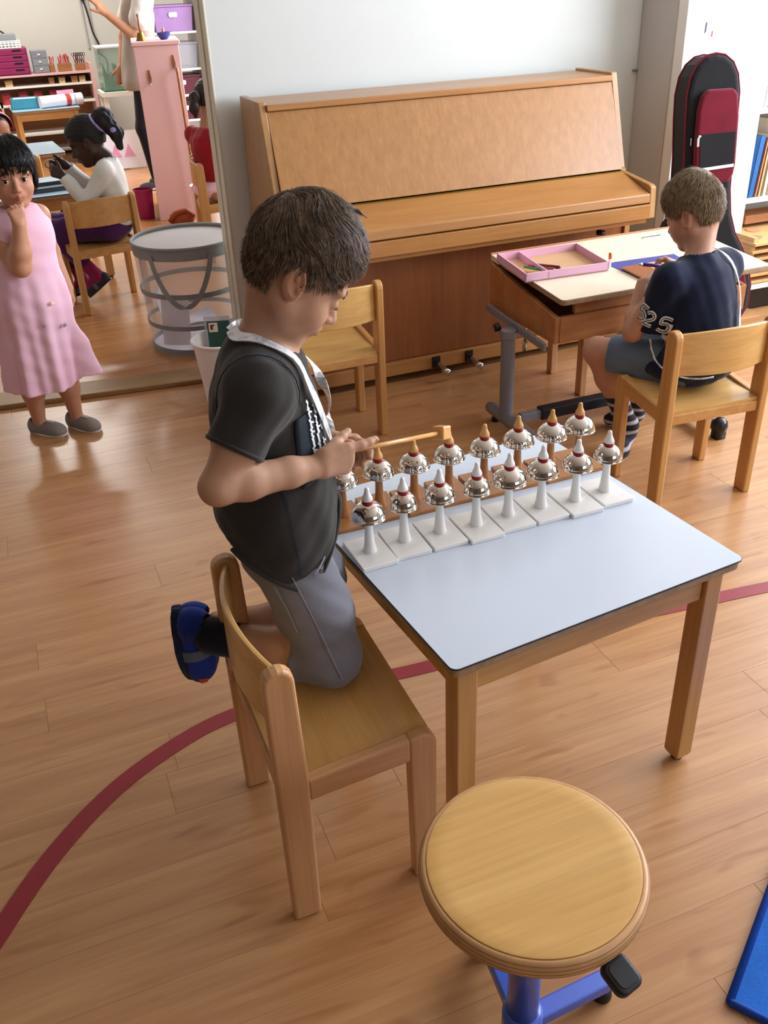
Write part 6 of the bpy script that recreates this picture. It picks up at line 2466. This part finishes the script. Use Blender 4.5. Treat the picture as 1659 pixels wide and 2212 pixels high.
tw.cap(wsR, wsL, .044, .044, .03)
for s_, e_, w_ in ((wsL, weL, wwL), (wsR, weR, wwR)):
    tw.chain([s_, e_], [.042, .036], .02)
    tw.chain([e_, e_ * .1 + w_ * .9], [.036, .030], .02)
tw.cap(nkw - UW * .03, nkw - UW * .006, .050, .042, .02)


def tw_ev(P):
    d = tw.ev(P)
    for e_, w_ in ((weL, wwL), (weR, wwR)):
        ax = unit(w_ - e_)
        c = e_ * .08 + w_ * .92
        cut = (P - c) @ ax
        d = np.where(np.linalg.norm(P - c, axis=1) < .06, np.maximum(d, cut), d)
    d = np.maximum(d, (.405 + .25 * np.maximum((P - BW(-.05, 0, 0)) @ FW, 0)) - P[:, 2])
    nk = np.linalg.norm((P - nkw)[:, :2], axis=1) - .040
    return np.where(P[:, 2] > nkw[2] - .02, np.maximum(d, -nk), d)


lo, hi = tw.bounds()
tps = sdf_part('top', tw_ev, lo, hi, .0055, 'shirt_white', gw, disp=lambda P: .0035 * wob(P, 45, 41), off=OFF, newton=1)
pw = Body()
pw.ell(BW(-.035, 0, .402), (.105, .125, .072), RTW, .04)
for h_, k_, a_ in ((whL, wkL, waL), (whR, wkR, waR)):
    pw.chain([h_ + UW * .008, k_], [.074, .058], .03)
    pw.chain([k_, k_ * .35 + a_ * .65], [.050, .042], .02)
lo, hi = pw.bounds()
sdf_part('trousers', lambda P: np.maximum(pw.ev(P), np.where((P - BW(.10, 0, 0)) @ FW < 0, .340 - P[:, 2], -1)), lo, hi, .006, 'pants_purple', gw, disp=lambda P: .003 * wob(P, 50, 43), off=OFF, newton=1)
for a_, k_, tdir in ((waL, wkL, FW * .75 - UW * .55), (waR, wkR, FW * .9 - UW * .3)):
    sk = Body()
    sk.chain([a_ * .72 + k_ * .28, a_], [.034, .032], .02)
    sk.cap(a_, a_ + unit(tdir) * .05 - UW * .02, .030, .028, .02)
    lo, hi = sk.bounds()
    sdf_part('sock', sk.ev, lo, hi, .006, 'sock_magenta', gw, off=OFF)
    shoe('shoe', a_ + UW * .006 + unit(tdir) * .01, tdir, UW + FW * .55 * (abs(tdir @ UW) > .4), .150, .062, 'shoe_charcoal', 'plastic_black', gw, OFF, strap='strap_grey', res=.006)
hcw = Body()
hcw.ell(hdw.w(-.010, 0, .028), np.array([.093, .081, .096]) * hdw.s, hdw.R, .02)
hcw.ell(hdw.w(.030, 0, .055), np.array([.058, .060, .045]) * hdw.s, hdw.R, .02)


def hlw(L):
    x, y, z = L[:, 0], L[:, 1], L[:, 2]
    side = (.000 + .50 * np.clip(x + .01, 0, .2)) - z
    back = (-.045 + .5 * np.clip(x + .085, 0, .06)) - z
    ear = .026 - np.sqrt((x + .016) ** 2 + (z + .014) ** 2)
    return np.maximum(np.where(x > -.03, side, back), np.where(x < .02, ear, -.05))


hw = sdf_part('hair', cap_ev(hdw, hcw, hlw), *hcw.bounds(), .005, 'hair_dark', gw, disp=lambda P: .0015 * wob(P, 260, 3), off=OFF, newton=1)
bun = Body()
bun.ell(hdw.w(-.120, 0, .060), np.array([.055, .048, .050]) * hdw.s, hdw.R, .03)
bun.chain([hdw.w(-.120, .02, .050), hdw.w(-.150, .02, -.02), hdw.w(-.135, .03, -.085)], [.034, .028, .016], .03)
sdf_part('hair_bun', bun.ev, *bun.bounds(), .006, 'hair_dark', gw, disp=lambda P: .004 * wob(P, 150, 5), off=OFF)
tie = MB(tuple(OFF))
cen_ = hdw.w(-.086, 0, .050)
dx_ = unit(hdw.R @ A(-1, 0, .3))
a1_, a2_ = unit(np.cross(dx_, A(0, 0, 1))), None
a2_ = np.cross(dx_, a1_)
tie.tube([tuple(cen_ + .046 * (math.cos(t) * a1_ + math.sin(t) * a2_)) for t in np.linspace(0, 2 * PI, 25)], .008, 8, caps=False).build('hair_tie', 'hair_tie', gw, smooth=True)
MB(tuple(OFF)).lathe([(.001, -.014), (.012, -.010), (.016, 0), (.012, .010), (.001, .014)], tuple(hdw.w(-.150, .045, -.005)), 12, caps=False).build('hair_bead', 'hair_tie', gw, smooth=True)
rg = thing('bangle', 'thin silver ring held by the girl in white', 'ring', tuple(BW(.20, .02, .70)))
MB(tuple(rg.location)).tube([tuple(BW(.205, .03, .705) + .030 * (math.cos(t) * FW + math.sin(t) * (UW * .8 + LW * .4))) for t in np.linspace(0, 2 * PI, 25)], .0028, 8, caps=False).build('ring_loop', 'steel', rg, smooth=True)


# ------------------------------------------------------------------ figures further back, simply dressed
def far_person(label, base, build):
    t = thing('person', label, 'person', tuple(base))
    build(t, np.asarray(base, float))
    return t


def adult(t, OFF):
    b = Body()
    hd = Head(A(1.13, 8.02, 1.60), A(-1, .1, -.3), A(-.3, 0, 1), 1.16)
    hd.add(b, A(1.17, 8.02, 1.44), lids=True, nr=.042)
    shR, elR, wrR = A(1.235, 7.86, 1.37), A(1.135, 7.86, 1.11), A(.945, 7.90, 1.28)
    shL, elL, wrL = A(1.205, 8.20, 1.37), A(1.10, 8.26, 1.10), A(1.03, 8.16, .90)
    b.ell(A(1.19, 8.02, 1.25), (.10, .16, .17), None, .05)
    b.ell(A(1.18, 8.02, .98), (.11, .15, .18), None, .05)
    b.cap(shR, shL, .055, .055, .04)
    for s_, e_, w_ in ((shR, elR, wrR), (shL, elL, wrL)):
        b.chain([s_, e_, w_], [.050, .040, .027], .02)
    add_hand(b, wrR, A(-.6, .1, .9), A(-.5, -.6, -.2), A(-.8, 0, -.5), [(.2, .3, .2)] * 4, 1.45)
    add_hand(b, wrL, A(-.2, .0, -1), A(-.8, -.3, 0), A(0, 1, 0), [(.2, .3, .2)] * 4, 1.4)
    hipR, hipL = A(1.16, 7.93, .84), A(1.17, 8.11, .84)
    kR_, kL_ = A(1.10, 7.92, .47), A(1.19, 8.13, .47)
    aR_, aL_ = A(1.14, 7.93, .08), A(1.26, 8.16, .08)
    for h_, k_, a_ in ((hipR, kR_, aR_), (hipL, kL_, aL_)):
        b.chain([h_, k_, a_], [.080, .055, .036], .03)
    lo, hi = b.bounds()
    sdf_part('body', b.ev, lo, hi, .011, 'skin', t, color=lambda P: hd.skin(P, lin('#c08d6c'), lin('#a8604f')), off=OFF)
    c = Body()
    c.ell(A(1.19, 8.02, 1.24), (.125, .175, .19), None, .05)
    c.chain([A(1.175, 8.02, 1.10), A(1.15, 8.02, .80)], [.145, .185], .05, flat=(A(1, 0, 0), .82))
    c.cap(shR, shL, .070, .070, .04)
    lo, hi = c.bounds()
    sdf_part('tunic', lambda P: np.maximum(c.ev(P), .745 - P[:, 2]), lo, hi, .009, 'tunic_taupe', t, disp=lambda P: .006 * wob(P, 25, 51), off=OFF, newton=1)
    for s_, e_ in ((shR, elR), (shL, elL)):
        s = Body().chain([s_, s_ * .45 + e_ * .55], [.076, .082], .02)
        lo, hi = s.bounds()
        sdf_part('sleeve', s.ev, lo, hi, .009, 'shirt_white', t, disp=lambda P: .004 * wob(P, 40, 52), off=OFF)
    p = Body()
    for h_, k_, a_ in ((hipR, kR_, aR_), (hipL, kL_, aL_)):
        p.chain([h_, k_, a_ + A(0, 0, .03)], [.090, .068, .050], .03)
    lo, hi = p.bounds()
    sdf_part('leggings', p.ev, lo, hi, .009, 'trousers_black', t, off=OFF)
    for a_ in (aR_, aL_):
        shoe('shoe', a_ - A(0, 0, .012), A(-1, .05, 0), A(0, 0, 1), .22, .085, 'shoe_charcoal', 'sole_white', t, OFF, res=.009)
    hh = Body()
    hh.ell(hd.w(-.015, 0, .03), np.array([.105, .092, .105]) * hd.s, hd.R, .02)
    sdf_part('hair', cap_ev(hd, hh, hlw), *hh.bounds(), .009, 'hair_darkbrown', t, off=OFF)


far_person('adult in a taupe tunic and black leggings behind the pink cabinet', A(1.18, 8.02, 0), adult)


def red_girl(t, OFF):
    b = Body()
    hd = Head(A(1.165, 5.62, .868), A(.80, .55, -.25), A(.2, .12, 1), .96)
    nk = A(1.125, 5.60, .745)
    hd.add(b, nk, lids=True, nr=.033)
    sl, sr = A(1.055, 5.69, .69), A(1.165, 5.49, .69)
    el, er = A(1.14, 5.77, .56), A(1.25, 5.52, .56)
    wl, wr = A(1.26, 5.76, .60), A(1.36, 5.60, .60)
    b.ell(A(1.11, 5.59, .62), (.08, .095, .09), None, .04)
    b.ell(A(1.11, 5.60, .48), (.085, .095, .12), None, .04)
    b.cap(sl, sr, .036, .036, .03)
    for s_, e_, w_ in ((sl, el, wl), (sr, er, wr)):
        b.chain([s_, e_, w_], [.032, .027, .019], .02)
        add_hand(b, w_, A(.8, .4, .1), A(0, 0, 1), A(0, 1, 0), [(.4, .5, .3)] * 4, .9)
    for y0 in (-.06, .06):
        h_, k_, a_ = A(1.12, 5.60 + y0, .39), A(1.33, 5.74 + y0, .39), A(1.34, 5.74 + y0, .08)
        b.chain([h_, k_, a_], [.055, .038, .024], .02)
    lo, hi = b.bounds()
    sdf_part('body', b.ev, lo, hi, .007, 'skin', t, color=lambda P: hd.skin(P, lin('#b07d60'), lin('#a06050')), off=OFF)
    c = Body()
    c.ell(A(1.11, 5.59, .635), (.092, .105, .09), None, .04)
    c.ell(A(1.11, 5.60, .50), (.098, .108, .10), None, .05)
    c.cap(sl, sr, .044, .044, .03)
    for s_, e_ in ((sl, el), (sr, er)):
        c.chain([s_, e_], [.042, .036], .02)
    lo, hi = c.bounds()
    sdf_part('top', lambda P: np.maximum(c.ev(P), .43 - P[:, 2]), lo, hi, .007, 'shirt_red', t, disp=lambda P: .004 * wob(P, 45, 61), off=OFF, newton=1)
    k = Body()
    k.ell(A(1.12, 5.61, .405), (.12, .125, .07), None, .04)
    k.ell(A(1.22, 5.68, .39), (.14, .13, .062), None, .05)
    lo, hi = k.bounds()
    sdf_part('skirt', lambda P: np.maximum(k.ev(P), .335 - P[:, 2]), lo, hi, .007, 'gingham_pink', t, disp=lambda P: .005 * wob(P, 70, 62), off=OFF, newton=1)
    for y0 in (-.06, .06):
        shoe('shoe', A(1.34, 5.74 + y0, .052), A(.8, .5, 0), A(0, 0, 1), .15, .062, 'shoe_charcoal', 'sole_white', t, OFF, res=.008)
    hh = Body()
    hh.ell(hd.w(-.010, 0, .028), np.array([.096, .084, .098]) * hd.s, hd.R, .02)
    sdf_part('hair', cap_ev(hd, hh, hlw), *hh.bounds(), .006, 'hair_darkbrown', t, disp=lambda P: .0015 * wob(P, 200, 3), off=OFF, newton=1)
    pt = Body()
    pt.chain([hd.w(-.085, 0, .03), hd.w(-.125, 0, .0), hd.w(-.125, 0, -.06), hd.w(-.105, 0, -.105)], [.018, .026, .024, .010], .02)
    sdf_part('ponytail', pt.ev, *pt.bounds(), .006, 'hair_darkbrown', t, disp=lambda P: .003 * wob(P, 120, 5), off=OFF)


far_person('girl in a red shirt with a ponytail half hidden by the door jamb', A(1.12, 5.60, .33), red_girl)


def band_child(t, OFF):
    b = Body()
    hd = Head(A(.01, 6.52, .70), A(.3, -.9, -.2), A(0, 0, 1), .95)
    hd.add(b, A(.01, 6.54, .58), lids=True, nr=.033)
    b.ell(A(.01, 6.55, .48), (.10, .075, .10), None, .04)
    b.ell(A(.01, 6.55, .36), (.10, .08, .08), None, .04)
    for s_ in (-1, 1):
        b.chain([A(.01 + s_ * .10, 6.54, .53), A(.01 + s_ * .14, 6.48, .42), A(.01 + s_ * .06, 6.38, .51)], [.034, .027, .02], .02)
        b.chain([A(.01 + s_ * .05, 6.54, .36), A(.01 + s_ * .06, 6.34, .36), A(.01 + s_ * .06, 6.34, .06)], [.052, .04, .026], .02)
    lo, hi = b.bounds()
    sdf_part('body', b.ev, lo, hi, .009, 'skin', t, color=lambda P: hd.skin(P, lin('#a87558'), lin('#985848')), off=OFF)
    c = Body()
    c.ell(A(.01, 6.55, .49), (.115, .088, .105), None, .04)
    c.ell(A(.01, 6.55, .37), (.115, .095, .08), None, .04)
    c.chain([A(.05, 6.53, .36), A(.06, 6.34, .36)], [.062, .05], .03).chain([A(-.04, 6.53, .36), A(-.05, 6.34, .36)], [.062, .05], .03)
    lo, hi = c.bounds()
    sdf_part('dress', lambda P: np.maximum(c.ev(P), .331 - P[:, 2]), lo, hi, .009, 'shirt_red', t, off=OFF, newton=1)
    hh = Body()
    hh.ell(hd.w(-.010, 0, .028), np.array([.096, .084, .098]) * hd.s, hd.R, .02)
    sdf_part('hair', cap_ev(hd, hh, hlw), *hh.bounds(), .008, 'hair_darkbrown', t, off=OFF, newton=1)
    MB(tuple(OFF)).ribbon([tuple(hd.w(.012, .088 * math.cos(a), .022 + .104 * math.sin(a))) for a in np.linspace(-.1, PI + .1, 21)], [Vector(hd.R[:, 0])] * 21, .075, .006).build('headband', 'headband_red', t, smooth=True)
    MB(tuple(OFF)).ribbon([tuple(hd.w(.030, .092 * math.cos(a), .022 + .108 * math.sin(a))) for a in np.linspace(-.1, PI + .1, 21)], [Vector(hd.R[:, 0])] * 21, .010, .004).build('headband_trim', 'paper_white', t, smooth=True)


far_person('child with a red headband at the far left edge', A(.01, 6.54, .30), band_child)
